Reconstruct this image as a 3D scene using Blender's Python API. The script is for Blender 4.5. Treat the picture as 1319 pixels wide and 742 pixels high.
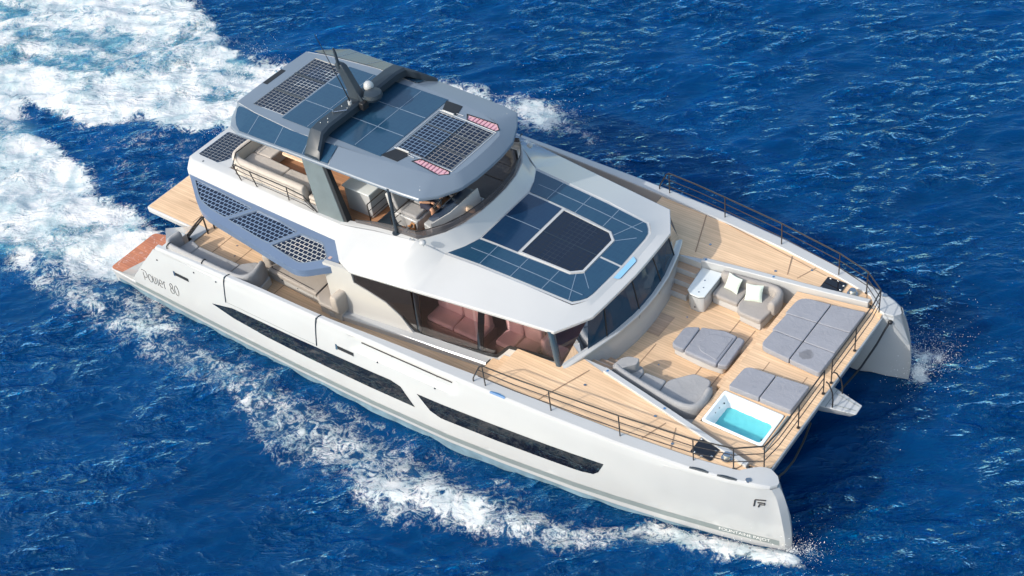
import bpy, bmesh, math, random
import numpy as np
from mathutils import Matrix, Vector
random.seed(7)
for o in list(bpy.data.objects): bpy.data.objects.remove(o)
SC = bpy.context.scene
COL = SC.collection

# ------------------------------------------------------------------ camera
cam_d = bpy.data.cameras.new('camera')
cam = bpy.data.objects.new('camera', cam_d); COL.objects.link(cam)
RIGHT = (0.7976665, 0.5923354, -0.1134322)
UP = (-0.3336138, 0.5900534, 0.7352135)
FWD = (-0.5024240, 0.5486126, -0.6682771)
cam.matrix_world = Matrix(((RIGHT[0], UP[0], -FWD[0], 21.0793),
                           (RIGHT[1], UP[1], -FWD[1], -22.2361),
                           (RIGHT[2], UP[2], -FWD[2], 28.1887), (0, 0, 0, 1)))
cam_d.sensor_width = 36.0
cam_d.lens = 1715.81 / 1319 * 36.0
cam_d.clip_start = 0.5; cam_d.clip_end = 6000
SC.camera = cam

# ------------------------------------------------------------------ light
SUN_DIR = Vector((-0.62, -1.30, 1.0)).normalized()
w = bpy.data.worlds.new('World'); SC.world = w; w.use_nodes = True
nt = w.node_tree; nt.nodes.clear()
sky = nt.nodes.new('ShaderNodeTexSky'); sky.sky_type = 'NISHITA'; sky.sun_disc = False
sky.sun_elevation = math.asin(SUN_DIR.z); sky.sun_rotation = math.atan2(SUN_DIR.x, SUN_DIR.y)
sky.air_density = 1.5; sky.dust_density = 2.5; sky.ozone_density = 1.0
bg = nt.nodes.new('ShaderNodeBackground'); bg.inputs[1].default_value = 0.15
wo = nt.nodes.new('ShaderNodeOutputWorld')
nt.links.new(sky.outputs[0], bg.inputs[0]); nt.links.new(bg.outputs[0], wo.inputs[0])
sun_d = bpy.data.lights.new('sun', 'SUN'); sun_d.energy = 2.0; sun_d.angle = math.radians(0.55)
sun_d.color = (1.0, 0.95, 0.87)
sun = bpy.data.objects.new('sun', sun_d); COL.objects.link(sun)
sun.rotation_euler = SUN_DIR.to_track_quat('Z', 'Y').to_euler(); sun.location = (-20, -28, 40)
vs = SC.view_settings
vs.view_transform = 'Standard'; vs.look = 'None'; vs.gamma = 1; vs.exposure = 0.72; vs.use_curve_mapping = False

# ------------------------------------------------------------------ materials
def new_mat(name):
    m = bpy.data.materials.new(name); m.use_nodes = True
    return m, m.node_tree, m.node_tree.nodes['Principled BSDF']
def lk(t, a, b): t.links.new(a, b)
def pmat(name, col, rough=0.5, metal=0.0, var=0.05, scale=3.0, coat=0.0, bump=0.0, bscale=60, spec=0.5):
    m, t, p = new_mat(name)
    tc = t.nodes.new('ShaderNodeTexCoord')
    n = t.nodes.new('ShaderNodeTexNoise'); n.inputs['Scale'].default_value = scale; n.inputs['Detail'].default_value = 5
    lk(t, tc.outputs['Object'], n.inputs['Vector'])
    r = t.nodes.new('ShaderNodeMapRange'); r.inputs[1].default_value = .3; r.inputs[2].default_value = .7
    r.inputs[3].default_value = 1 - var; r.inputs[4].default_value = 1 + var
    lk(t, n.outputs['Fac'], r.inputs[0])
    mx = t.nodes.new('ShaderNodeVectorMath'); mx.operation = 'SCALE'; mx.inputs[0].default_value = col
    lk(t, r.outputs[0], mx.inputs['Scale']); lk(t, mx.outputs[0], p.inputs['Base Color'])
    p.inputs['Roughness'].default_value = rough; p.inputs['Metallic'].default_value = metal
    p.inputs['Coat Weight'].default_value = coat; p.inputs['Coat Roughness'].default_value = .05
    p.inputs['Specular IOR Level'].default_value = spec
    if bump:
        n2 = t.nodes.new('ShaderNodeTexNoise'); n2.inputs['Scale'].default_value = bscale; n2.inputs['Detail'].default_value = 3
        lk(t, tc.outputs['Object'], n2.inputs['Vector'])
        b = t.nodes.new('ShaderNodeBump'); b.inputs['Strength'].default_value = bump; b.inputs['Distance'].default_value = .02
        n3 = t.nodes.new('ShaderNodeTexNoise'); n3.inputs['Scale'].default_value = 4.5; n3.inputs['Detail'].default_value = 4; n3.inputs['Distortion'].default_value = .8
        lk(t, tc.outputs['Object'], n3.inputs['Vector'])
        b3 = t.nodes.new('ShaderNodeBump'); b3.inputs['Strength'].default_value = .28; b3.inputs['Distance'].default_value = .07
        lk(t, n3.outputs['Fac'], b3.inputs['Height']); lk(t, b3.outputs[0], b.inputs['Normal'])
        lk(t, n2.outputs['Fac'], b.inputs['Height']); lk(t, b.outputs[0], p.inputs['Normal'])
    return m
M = {}
M['gel'] = pmat('white_gelcoat', (.45, .46, .465), .22, var=.03, scale=.7, coat=.5)
M['gel_cream'] = pmat('cream_gelcoat', (.48, .475, .455), .35, var=.02, scale=.7)
M['wet_hull'] = pmat('wet_lower_hull', (.17, .25, .30), .12, var=.25, scale=2.2)
M['stripe'] = pmat('grey_stripe', (.20, .235, .24), .35, var=.06)
M['grey'] = pmat('silver_grey_paint', (.15, .19, .24), .36, var=.04, scale=.8, coat=.2)
M['wing'] = pmat('blue_grey_paint', (.115, .165, .26), .36, var=.04, scale=.8, coat=.2)
M['pillar'] = pmat('pillar_grey', (.13, .16, .17), .35, var=.08)
M['charcoal'] = pmat('charcoal_paint', (.022, .034, .048), .42, var=.1)
M['black'] = pmat('black_rubber', (.012, .013, .016), .5, var=.1)
M['rail'] = pmat('bronze_black_rail', (.028, .023, .02), .3, var=.1, coat=.3)
M['steel'] = pmat('brushed_steel', (.55, .56, .57), .25, metal=1.0)
M['gloss'] = pmat('black_gloss_glass', (.006, .006, .009), .03, var=.1, coat=.6)
M['post'] = pmat('blue_black_post', (.03, .06, .09), .2, coat=.4)
M['pad'] = pmat('cool_grey_fabric', (.255, .265, .30), .85, var=.05, scale=2, bump=.25, bscale=90)
M['pad_stain'] = pmat('stained_grey_fabric', (.255, .265, .30), .85, var=.05, scale=2, bump=.25, bscale=90)
def add_stain(m, c, r):
    t = m.node_tree; p = t.nodes['Principled BSDF']; src = p.inputs['Base Color'].links[0].from_socket
    tc = t.nodes.new('ShaderNodeTexCoord'); n = t.nodes.new('ShaderNodeTexNoise'); n.inputs['Scale'].default_value = 5; n.inputs['Detail'].default_value = 5
    lk(t, tc.outputs['Object'], n.inputs['Vector'])
    d = t.nodes.new('ShaderNodeVectorMath'); d.operation = 'DISTANCE'; d.inputs[1].default_value = c; lk(t, tc.outputs['Object'], d.inputs[0])
    a = t.nodes.new('ShaderNodeMath'); a.operation = 'MULTIPLY_ADD'; a.inputs[1].default_value = .30; lk(t, n.outputs['Fac'], a.inputs[0]); lk(t, d.outputs['Value'], a.inputs[2])
    mr = t.nodes.new('ShaderNodeMapRange'); mr.inputs[1].default_value = r + .15; mr.inputs[2].default_value = r + .21; mr.inputs[3].default_value = .62; mr.inputs[4].default_value = 1.0; lk(t, a.outputs[0], mr.inputs[0])
    v = t.nodes.new('ShaderNodeVectorMath'); v.operation = 'SCALE'; lk(t, src, v.inputs[0]); lk(t, mr.outputs[0], v.inputs['Scale']); lk(t, v.outputs[0], p.inputs['Base Color'])
M['sofa'] = pmat('warm_grey_fabric', (.33, .305, .285), .85, var=.05, scale=2, bump=.25, bscale=90)
M['sofa_blue'] = pmat('steel_grey_fabric', (.315, .315, .32), .85, var=.05, scale=2, bump=.25, bscale=90)
M['beige'] = pmat('beige_fabric', (.50, .45, .40), .85, var=.05, scale=2, bump=.2, bscale=90)
M['taupe'] = pmat('taupe_fabric', (.38, .34, .30), .85, var=.05, scale=2, bump=.2, bscale=90)
M['dark_pad'] = pmat('dark_grey_fabric', (.12, .115, .12), .85, var=.08, scale=3, bump=.2, bscale=90)
M['mint'] = pmat('pale_green_linen', (.60, .68, .60), .85, var=.05, bump=.3, bscale=70)
M['peach'] = pmat('peach_linen', (.80, .58, .40), .85, var=.05, bump=.3, bscale=70)
M['seam'] = pmat('cushion_seam', (.03, .03, .035), .9)
M['seam_line'] = pmat('panel_seam', (.16, .22, .30), .4)
M['caulk'] = pmat('dark_deck_joint', (.30, .20, .13), .8)
M['slat'] = pmat('pink_slat', (.46, .20, .25), .5)
M['tub_liner'] = pmat('aqua_liner', (.12, .62, .80), .3)
M['inter_floor'] = pmat('salon_floor', (.50, .36, .33), .5)
M['inter_sofa'] = pmat('salon_sofa_fabric', (.92, .72, .72), .8)
M['white_letter'] = pmat('white_lettering', (.8, .8, .8), .5)
M['ink'] = pmat('black_lettering', (.03, .03, .035), .5)
M['logo_blue'] = pmat('blue_fitting', (.05, .16, .35), .4)
M['bar_top'] = pmat('pale_counter', (.66, .70, .70), .3, var=.03)
M['tub'] = pmat('acrylic_white', (.80, .84, .85), .18, var=.01, coat=.5)
M['skin'] = pmat('skin', (.50, .27, .17), .55)
M['navy'] = pmat('navy_cotton', (.02, .022, .045), .85)
M['hair'] = pmat('brown_hair', (.05, .03, .02), .7)
M['blue_dash'] = pmat('dark_blue_dash', (.03, .05, .09), .3, coat=.3)
M['tan'] = pmat('tan_leather', (.42, .20, .08), .5)

def teak(name, col, dark, wet=False):
    m, t, p = new_mat(name)
    tc = t.nodes.new('ShaderNodeTexCoord')
    mp = t.nodes.new('ShaderNodeMapping'); mp.inputs['Scale'].default_value = (.55, 9, 1)
    lk(t, tc.outputs['Object'], mp.inputs['Vector'])
    n = t.nodes.new('ShaderNodeTexNoise'); n.inputs['Scale'].default_value = 1.6; n.inputs['Detail'].default_value = 6
    lk(t, mp.outputs[0], n.inputs['Vector'])
    n2 = t.nodes.new('ShaderNodeTexNoise'); n2.inputs['Scale'].default_value = .9; n2.inputs['Detail'].default_value = 4
    lk(t, tc.outputs['Object'], n2.inputs['Vector'])
    ad = t.nodes.new('ShaderNodeMath'); ad.operation = 'MULTIPLY_ADD'; ad.inputs[1].default_value = .45
    lk(t, n2.outputs['Fac'], ad.inputs[0]); 
    sc = t.nodes.new('ShaderNodeMath'); sc.operation = 'MULTIPLY'; sc.inputs[1].default_value = .55
    lk(t, n.outputs['Fac'], sc.inputs[0]); lk(t, sc.outputs[0], ad.inputs[2])
    cr = t.nodes.new('ShaderNodeValToRGB')
    cr.color_ramp.elements[0].position = .33; cr.color_ramp.elements[0].color = (*dark, 1)
    cr.color_ramp.elements[1].position = .62; cr.color_ramp.elements[1].color = (*col, 1)
    lk(t, ad.outputs[0], cr.inputs[0])
    # plank caulking lines along the boat
    sx = t.nodes.new('ShaderNodeSeparateXYZ'); lk(t, tc.outputs['Object'], sx.inputs[0])
    fr = t.nodes.new('ShaderNodeMath'); fr.operation = 'MULTIPLY'; fr.inputs[1].default_value = 1 / .085
    lk(t, sx.outputs[1], fr.inputs[0])
    f2 = t.nodes.new('ShaderNodeMath'); f2.operation = 'FRACT'; lk(t, fr.outputs[0], f2.inputs[0])
    lt = t.nodes.new('ShaderNodeMath'); lt.operation = 'LESS_THAN'; lt.inputs[1].default_value = .10
    lk(t, f2.outputs[0], lt.inputs[0])
    # plank to plank tone
    fl = t.nodes.new('ShaderNodeMath'); fl.operation = 'FLOOR'; lk(t, fr.outputs[0], fl.inputs[0])
    wn = t.nodes.new('ShaderNodeTexWhiteNoise'); wn.noise_dimensions = '1D'; lk(t, fl.outputs[0], wn.inputs['W'])
    mr = t.nodes.new('ShaderNodeMapRange'); mr.inputs[3].default_value = .92; mr.inputs[4].default_value = 1.07
    lk(t, wn.outputs['Value'], mr.inputs[0])
    vm = t.nodes.new('ShaderNodeVectorMath'); vm.operation = 'SCALE'
    lk(t, cr.outputs[0], vm.inputs[0]); lk(t, mr.outputs[0], vm.inputs['Scale'])
    mx = t.nodes.new('ShaderNodeMix'); mx.data_type = 'RGBA'
    mx.inputs[7].default_value = (dark[0] * .62, dark[1] * .60, dark[2] * .58, 1)
    lm = t.nodes.new('ShaderNodeMath'); lm.operation = 'MULTIPLY'; lm.inputs[1].default_value = .6
    lk(t, lt.outputs[0], lm.inputs[0]); lk(t, lm.outputs[0], mx.inputs[0])
    lk(t, vm.outputs[0], mx.inputs[6]); lk(t, mx.outputs[2], p.inputs['Base Color'])
    p.inputs['Roughness'].default_value = .12 if wet else .62
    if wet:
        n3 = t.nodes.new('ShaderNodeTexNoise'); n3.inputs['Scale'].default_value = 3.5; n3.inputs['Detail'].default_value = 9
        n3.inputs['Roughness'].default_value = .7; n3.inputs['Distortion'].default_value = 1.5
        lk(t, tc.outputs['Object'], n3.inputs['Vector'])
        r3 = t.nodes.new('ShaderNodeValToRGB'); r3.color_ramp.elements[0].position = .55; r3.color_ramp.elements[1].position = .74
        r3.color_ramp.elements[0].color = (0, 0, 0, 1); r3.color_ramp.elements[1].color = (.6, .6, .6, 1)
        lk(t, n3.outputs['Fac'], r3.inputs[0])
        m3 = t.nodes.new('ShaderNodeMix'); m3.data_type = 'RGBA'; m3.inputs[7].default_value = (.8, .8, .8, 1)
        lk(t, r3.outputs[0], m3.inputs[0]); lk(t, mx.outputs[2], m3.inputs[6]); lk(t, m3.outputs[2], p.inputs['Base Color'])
    return m
M['teak'] = teak('light_teak', (.75, .525, .335), (.59, .40, .245))
M['teak_wet'] = teak('wet_teak', (.52, .20, .10), (.36, .13, .07), True)
M['teak_dark'] = teak('shade_dark_teak', (.52, .36, .25), (.40, .27, .18))  # darker teak; shade on lounge treads and beside the coaming is in its colour
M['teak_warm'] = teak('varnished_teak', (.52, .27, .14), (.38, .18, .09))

def solar(name, base, rough=.12):
    m, t, p = new_mat(name)
    tc = t.nodes.new('ShaderNodeTexCoord')
    b = t.nodes.new('ShaderNodeTexBrick'); b.offset = 0; b.inputs['Scale'].default_value = 1
    b.inputs['Mortar Size'].default_value = .004; b.inputs['Brick Width'].default_value = .13; b.inputs['Row Height'].default_value = .13
    b.inputs['Color1'].default_value = (*base, 1); b.inputs['Color2'].default_value = (base[0] * .85, base[1] * .9, base[2] * .95, 1)
    b.inputs['Mortar'].default_value = (base[0] * 1.2 + .001, base[1] * 1.15 + .002, base[2] * 1.1 + .003, 1)
    lk(t, tc.outputs['Object'], b.inputs['Vector']); lk(t, b.outputs['Color'], p.inputs['Base Color'])
    p.inputs['Roughness'].default_value = rough
    p.inputs['Coat Weight'].default_value = .5; p.inputs['Coat Roughness'].default_value = .04
    return m
M['solar'] = solar('blue_solar_panel', (.015, .055, .105), .22)
M['solar_dark'] = solar('dark_solar_panel', (.007, .03, .075), .2)

def mesh_glass(name, bw, rh, mort, offset, gap_tint, cell=(.006, .012, .03), vec='Object', rot=0, pale=.5):
    m, t, p = new_mat(name)
    tc = t.nodes.new('ShaderNodeTexCoord')
    mp = t.nodes.new('ShaderNodeMapping'); mp.inputs['Rotation'].default_value = (0, 0, rot)
    lk(t, tc.outputs[vec], mp.inputs['Vector'])
    b = t.nodes.new('ShaderNodeTexBrick'); b.offset = offset; b.inputs['Scale'].default_value = 1
    b.inputs['Mortar Size'].default_value = mort; b.inputs['Brick Width'].default_value = bw; b.inputs['Row Height'].default_value = rh
    b.inputs['Mortar Smooth'].default_value = 0.0
    lk(t, mp.outputs[0], b.inputs['Vector'])
    p.inputs['Base Color'].default_value = (*cell, 1); p.inputs['Roughness'].default_value = .15
    tr = t.nodes.new('ShaderNodeBsdfTransparent'); tr.inputs[0].default_value = (*gap_tint, 1)
    gl = t.nodes.new('ShaderNodeBsdfGlossy'); gl.inputs['Roughness'].default_value = .03
    fz = t.nodes.new('ShaderNodeFresnel'); fz.inputs[0].default_value = 1.45
    m1 = t.nodes.new('ShaderNodeMixShader'); lk(t, fz.outputs[0], m1.inputs[0]); df = t.nodes.new('ShaderNodeBsdfDiffuse'); df.inputs[0].default_value = (.62, .63, .62, 1)
    m0 = t.nodes.new('ShaderNodeMixShader'); m0.inputs[0].default_value = pale; lk(t, tr.outputs[0], m0.inputs[1]); lk(t, df.outputs[0], m0.inputs[2])
    lk(t, m0.outputs[0], m1.inputs[1]); lk(t, gl.outputs[0], m1.inputs[2])
    m2 = t.nodes.new('ShaderNodeMixShader'); lk(t, b.outputs['Fac'], m2.inputs[0]); lk(t, p.outputs[0], m2.inputs[1]); lk(t, m1.outputs[0], m2.inputs[2])
    lk(t, m2.outputs[0], t.nodes['Material Output'].inputs['Surface'])
    return m
M['cells'] = mesh_glass('solar_cell_glass', .165, .125, .009, 0.0, (.78, .80, .80), pale=.32)
M['cells_roof'] = mesh_glass('dark_cell_glass', .15, .15, .007, 0.0, (.30, .36, .42), cell=(.008, .016, .035), pale=.04)
M['cells_wing'] = mesh_glass('staggered_cell_glass', .175, .125, .011, 0.5, (.86, .86, .86), pale=.65)

def tint_glass(name, tint, ior=1.5, base=None, mixd=0.0):
    m, t, p = new_mat(name)
    tr = t.nodes.new('ShaderNodeBsdfTransparent'); tr.inputs[0].default_value = (*tint, 1)
    gl = t.nodes.new('ShaderNodeBsdfGlossy'); gl.inputs['Roughness'].default_value = .02
    fz = t.nodes.new('ShaderNodeFresnel'); fz.inputs[0].default_value = ior
    m1 = t.nodes.new('ShaderNodeMixShader'); lk(t, fz.outputs[0], m1.inputs[0])
    if base:
        df = t.nodes.new('ShaderNodeBsdfDiffuse'); df.inputs[0].default_value = (*base, 1)
        m0 = t.nodes.new('ShaderNodeMixShader'); m0.inputs[0].default_value = mixd
        lk(t, tr.outputs[0], m0.inputs[1]); lk(t, df.outputs[0], m0.inputs[2]); lk(t, m0.outputs[0], m1.inputs[1])
    else:
        lk(t, tr.outputs[0], m1.inputs[1])
    lk(t, gl.outputs[0], m1.inputs[2]); lk(t, m1.outputs[0], t.nodes['Material Output'].inputs['Surface'])
    return m
M['salon_glass'] = tint_glass('rose_tinted_glass', (.92, .76, .77), 1.55, (.10, .08, .08), .05)
M['smoke_glass'] = tint_glass('smoked_side_glass', (.5, .44, .45), 1.9, (.05, .045, .05), .35)
M['shield_glass'] = tint_glass('blue_tinted_glass', (.20, .22, .30), 1.38, (.012, .045, .085), .94)
M['coaming_glass'] = tint_glass('smoked_glass', (.45, .40, .40), 1.5, (.2, .19, .2), .3)
M['pink_glass'] = tint_glass('pink_skylight_glass', (.60, .26, .30), 1.4, (.85, .50, .56), .7)
M['sky_gloss'] = pmat('sky_reflection_gloss', (.25, .50, .72), .06, var=.05, coat=.8)  # blue base colour stands for the sky reflected in the roof lid
M['tub_water'] = tint_glass('aqua_water', (.55, .95, .98), 1.33, (.22, .93, .98), .50)

# ------------------------------------------------------------------ mesh helpers
ORG = {}
def link(name, me, mat, parent=None, bevel=0.0, seg=2, smooth=30, angle=35):
    o = bpy.data.objects.new(name, me); COL.objects.link(o)
    for mm in (mat if isinstance(mat, (list, tuple)) else [mat]): me.materials.append(mm)
    org = ORG.get(parent.name, Vector()) if parent else Vector()
    if parent:
        o.parent = parent
        if org.length: me.transform(Matrix.Translation(-org))
    ORG[o.name] = org
    if bevel:
        b = o.modifiers.new('bevel', 'BEVEL'); b.width = bevel; b.segments = seg; b.limit_method = 'ANGLE'; b.angle_limit = math.radians(angle)
    if smooth:
        me.shade_smooth()
        if not bevel: me.set_sharp_from_angle(angle=math.radians(smooth))
        else: me.set_sharp_from_angle(angle=math.radians(70))
    return o
class MB:
    def __init__(s): s.v = []; s.f = []; s.mi = []
    def add(s, v, f, mi=0):
        k = len(s.v); s.v += [tuple(map(float, p)) for p in v]
        s.f += [tuple(i + k for i in q) for q in f]; s.mi += [mi] * len(f); return s
    def box(s, x0, x1, y0, y1, z0, z1, mi=0):
        return s.prism([(x0, y0), (x1, y0), (x1, y1), (x0, y1)], z0, z1, mi)
    def prism(s, pts, z0, z1, mi=0):
        n = len(pts)
        a = sum(pts[i][0] * pts[(i + 1) % n][1] - pts[(i + 1) % n][0] * pts[i][1] for i in range(n))
        za = z0 if hasattr(z0, '__len__') else [z0] * n
        zb = z1 if hasattr(z1, '__len__') else [z1] * n
        if a < 0: pts = pts[::-1]; za = list(za)[::-1]; zb = list(zb)[::-1]
        v = [(p[0], p[1], z) for p, z in zip(pts, za)] + [(p[0], p[1], z) for p, z in zip(pts, zb)]
        f = [tuple(range(n))[::-1], tuple(range(n, 2 * n))] + [(i, (i + 1) % n, n + (i + 1) % n, n + i) for i in range(n)]
        return s.add(v, f, mi)
    def hexa(s, p, mi=0):   # 8 corners, bottom 4 then top 4
        return s.add(p, [(3, 2, 1, 0), (4, 5, 6, 7), (0, 1, 5, 4), (1, 2, 6, 5), (2, 3, 7, 6), (3, 0, 4, 7)], mi)
    def grid(s, rows, mi=0, closed=False):
        n = len(rows[0]); v = [p for r in rows for p in r]; f = []
        for i in range(len(rows) - 1):
            for j in range(n if closed else n - 1):
                k = (j + 1) % n
                f.append((i * n + j, i * n + k, (i + 1) * n + k, (i + 1) * n + j))
        return s.add(v, f, mi)
    def tube(s, pts, r, n=8, mi=0, closed=False):
        P = [Vector(p) for p in pts]; rows = []; m = len(P)
        ref = None
        for i in range(m):
            if closed: a = (P[i] - P[i - 1]); b = (P[(i + 1) % m] - P[i])
            else: a = P[i] - P[max(i - 1, 0)]; b = P[min(i + 1, m - 1)] - P[i]
            if a.length < 1e-9: a = b
            if b.length < 1e-9: b = a
            t = (a.normalized() + b.normalized()).normalized()
            c = max(.5, t.dot(b.normalized()))
            if ref is None: ref = Vector((0, 0, 1)) if abs(t.z) < .9 else Vector((1, 0, 0))
            u = (ref - t * ref.dot(t)).normalized(); vv = t.cross(u)
            ref = u
            rr = r[i] if hasattr(r, '__len__') else r
            rows.append([P[i] + (u * math.cos(2 * math.pi * k / n) + vv * math.sin(2 * math.pi * k / n)) * rr for k in range(n)])
        if closed: rows.append(rows[0])
        k = len(s.v); s.grid(rows, mi, True)
        if not closed:
            L = (m - 1) * n + k
            s.f += [tuple(k + j for j in range(n))[::-1], tuple(L + j for j in range(n))]; s.mi += [mi, mi]
        return s
    def cyl(s, c, r, h, n=20, mi=0, r2=None):
        c = Vector(c); r2 = r if r2 is None else r2
        v = [(c.x + r * math.cos(2 * math.pi * k / n), c.y + r * math.sin(2 * math.pi * k / n), c.z) for k in range(n)]
        v += [(c.x + r2 * math.cos(2 * math.pi * k / n), c.y + r2 * math.sin(2 * math.pi * k / n), c.z + h) for k in range(n)]
        f = [tuple(range(n))[::-1], tuple(range(n, 2 * n))] + [(i, (i + 1) % n, n + (i + 1) % n, n + i) for i in range(n)]
        return s.add(v, f, mi)
    def ball(s, c, r, n=12, m=8, mi=0, sz=1.0):
        rows = []
        for i in range(m + 1):
            th = math.pi * i / m
            rows.append([(c[0] + r * math.sin(th) * math.cos(2 * math.pi * k / n), c[1] + r * math.sin(th) * math.sin(2 * math.pi * k / n), c[2] + r * sz * math.cos(th)) for k in range(n)])
        return s.grid(rows, mi, True)
    def mirror(s):
        r = MB(); r.v = [(x, -y, z) for x, y, z in s.v]; r.f = [q[::-1] for q in s.f]; r.mi = list(s.mi); return r
    def build(s, name, mat, parent=None, bevel=0.0, seg=2, smooth=30, angle=35, recalc=True):
        me = bpy.data.meshes.new(name); me.from_pydata(s.v, [], s.f); me.update()
        if any(s.mi): me.polygons.foreach_set('material_index', s.mi)
        if recalc:
            bm = bmesh.new(); bm.from_mesh(me)
            bmesh.ops.remove_doubles(bm, verts=bm.verts, dist=1e-5)
            bmesh.ops.recalc_face_normals(bm, faces=bm.faces); bm.to_mesh(me); bm.free()
        return link(name, me, mat, parent, bevel, seg, smooth, angle)
def tag(o, label=None, cat=None, group=None, kind=None):
    if label: o['label'] = label
    if cat: o['category'] = cat
    if group: o['group'] = group
    if kind: o['kind'] = kind
    return o
def thing(name, loc, label, cat, group=None):
    o = bpy.data.objects.new(name, None); COL.objects.link(o); o.location = loc; o.empty_display_size = .3
    ORG[o.name] = Vector(loc); return tag(o, label, cat, group)
def fillet(pts, r, n=5):
    out = []; m = len(pts)
    for i in range(m):
        p = Vector(pts[i][:2]); a = Vector(pts[i - 1][:2]) - p; b = Vector(pts[(i + 1) % m][:2]) - p
        rr = (r[i] if hasattr(r, '__len__') else r)
        if rr <= 0: out.append((p.x, p.y)); continue
        d = min(rr, a.length * .48, b.length * .48); p0 = p + a.normalized() * d; p1 = p + b.normalized() * d
        for k in range(n + 1):
            t = k / n; q = p0 * (1 - t) ** 2 + p * 2 * t * (1 - t) + p1 * t * t; out.append((q.x, q.y))
    return out
def inset(pts, d):
    n = len(pts); a = sum(pts[i][0] * pts[(i + 1) % n][1] - pts[(i + 1) % n][0] * pts[i][1] for i in range(n))
    s = 1 if a > 0 else -1; out = []
    for i in range(n):
        p = Vector(pts[i][:2]); e0 = (p - Vector(pts[i - 1][:2])).normalized(); e1 = (Vector(pts[(i + 1) % n][:2]) - p).normalized()
        n0 = Vector((-e0.y, e0.x)) * s; n1 = Vector((-e1.y, e1.x)) * s
        t = (n0 + n1); t = t / max(.3, t.dot(n0)); out.append((p.x + t.x * d, p.y + t.y * d))
    return out
def lerp_tab(tab):
    xs = [t[0] for t in tab]; ys = [t[1] for t in tab]
    return lambda x: float(np.interp(x, xs, ys))

# ================================================================== the yacht: hulls
Y = thing('catamaran_yacht', (0, 0, 0), 'white power catamaran under way with solar panel roofs, teak decks and a grey hardtop', 'yacht')
ORG[Y.name] = Vector()
Yb = lerp_tab([(-12.2, 5.37), (-10.8, 5.42), (-6.5, 5.45), (-3.4, 5.45), (-.4, 5.40), (2.3, 5.28), (4, 5.12), (5.3, 4.96), (6.3, 4.83), (7.5, 4.63), (8.76, 4.39), (10.26, 4.05), (11.2, 3.81), (11.9, 3.62)])
Yg = lerp_tab([(-11, 5.13), (-6, 5.12), (-3, 5.08), (0, 5.0), (2, 4.94), (3.5, 4.87), (5.5, 4.74), (7.5, 4.55), (9.5, 4.26), (10.5, 4.05), (11.2, 3.83), (11.6, 3.62)])
Zg = lerp_tab([(-9.5, 2.36), (-8, 2.44), (-5, 2.52), (0, 2.56), (3.5, 2.57), (5.5, 2.55), (7.5, 2.5), (9.5, 2.43), (11.0, 2.40), (11.3, 2.38), (11.6, 2.30)])
def recess(x, z):
    a = np.clip((x + 1.25) / .42, 0, 1) * np.clip((2.72 - x) / .25, 0, 1)
    b = np.clip((z - 2.02) / .14, 0, 1) * (1.0 if z < 2.44 else 0.0)
    return .085 * a * b
CW = lerp_tab([(-9, .20), (-2, .20), (.5, .30), (3.3, .40), (11, .40)])      # width of the bulwark cap
def hull_y(x, z):
    s = (z - .45) / 2.0
    s1 = max(s, 0)
    y = Yb(x) * (1 - s1) + Yg(x) * s1 + .22 * s1 * (1 - min(s1, 1))
    if s < 0: y -= .05 * (-s) + .10 * s * s
    return y
x_stem = lerp_tab([(-1.2, 11.5), (-.4, 11.92), (0, 12.0), (.6, 12.0), (1.1, 11.95), (1.6, 11.87), (2.0, 11.76), (2.3, 11.62), (2.6, 11.42)])
x_aft = lerp_tab([(.50, -12.05), (.5001, -11.02), (2.2, -9.55), (2.45, -9.36)])
def build_hull(sgn):
    N = 170; rows = []
    zs = [-1.1, -.5, -.1, .2, .3, .5, .5002, .7, .95, 1.2, 1.45, 1.7, 1.9, 2.02, 2.06, 2.16, 2.30]
    for k in range(N + 1):
        t = k / N; row = []
        def X(z, back=.11):
            a = x_aft(z); b = x_stem(z) - back; return a + (b - a) * t
        for z in zs:
            x = X(z); row.append((x, hull_y(x, z) - recess(x, z), z))
        x = X(2.38); zt = Zg(x)
        yg = hull_y(x, zt - .07)
        row.append((x, yg - recess(x, 2.38), zt - .14)); row.append((x, yg - .01, zt - .075)); row.append((x, yg - .035, zt - .03)); row.append((x, yg - .09, zt))
        q = np.clip((x - 10.6) / .6, 0, 1)
        yin = 3.0 + .33 * max(0, (x - 10.4) / 1.3) ** 2
        yci = (yg - CW(x)) * (1 - q) + (yin + .05) * q
        row.append((x, yci, zt)); row.append((x, yci - .02, zt - .03)); row.append((x, yci - .02, zt - .10 if x > 10.9 else 1.45))
        row.append((x, yin, zt - .14 if x > 10.9 else 1.44))
        for z in (1.3, .8, .5, .2, -.1, -.5, -1.1):
            x = X(z); yi = 3.0 + .33 * max(0, (x - 10.4) / 1.3) ** 2
            row.append((x, yi, z))
        rows.append([(p[0], p[1] * sgn, p[2]) for p in row])
    # stem: the flat facet that closes the bow
    last = rows[-1]; tip = []
    for p in last:
        y = abs(p[1]); tip.append((p[0] + .11, sgn * (3.45 + (y - 3.45) * .22), p[2] - (.02 if p[2] > 2.2 else 0)))
    rows.append(tip)
    b = MB(); b.grid(rows, closed=False)
    n = len(rows[0])
    b.f.append(tuple(range(n))); b.mi.append(0)
    L = (len(rows) - 1) * n; b.f.append(tuple(L + j for j in range(n))); b.mi.append(0)
    return b.build('hull', M['gel'], Y, smooth=24)
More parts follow.
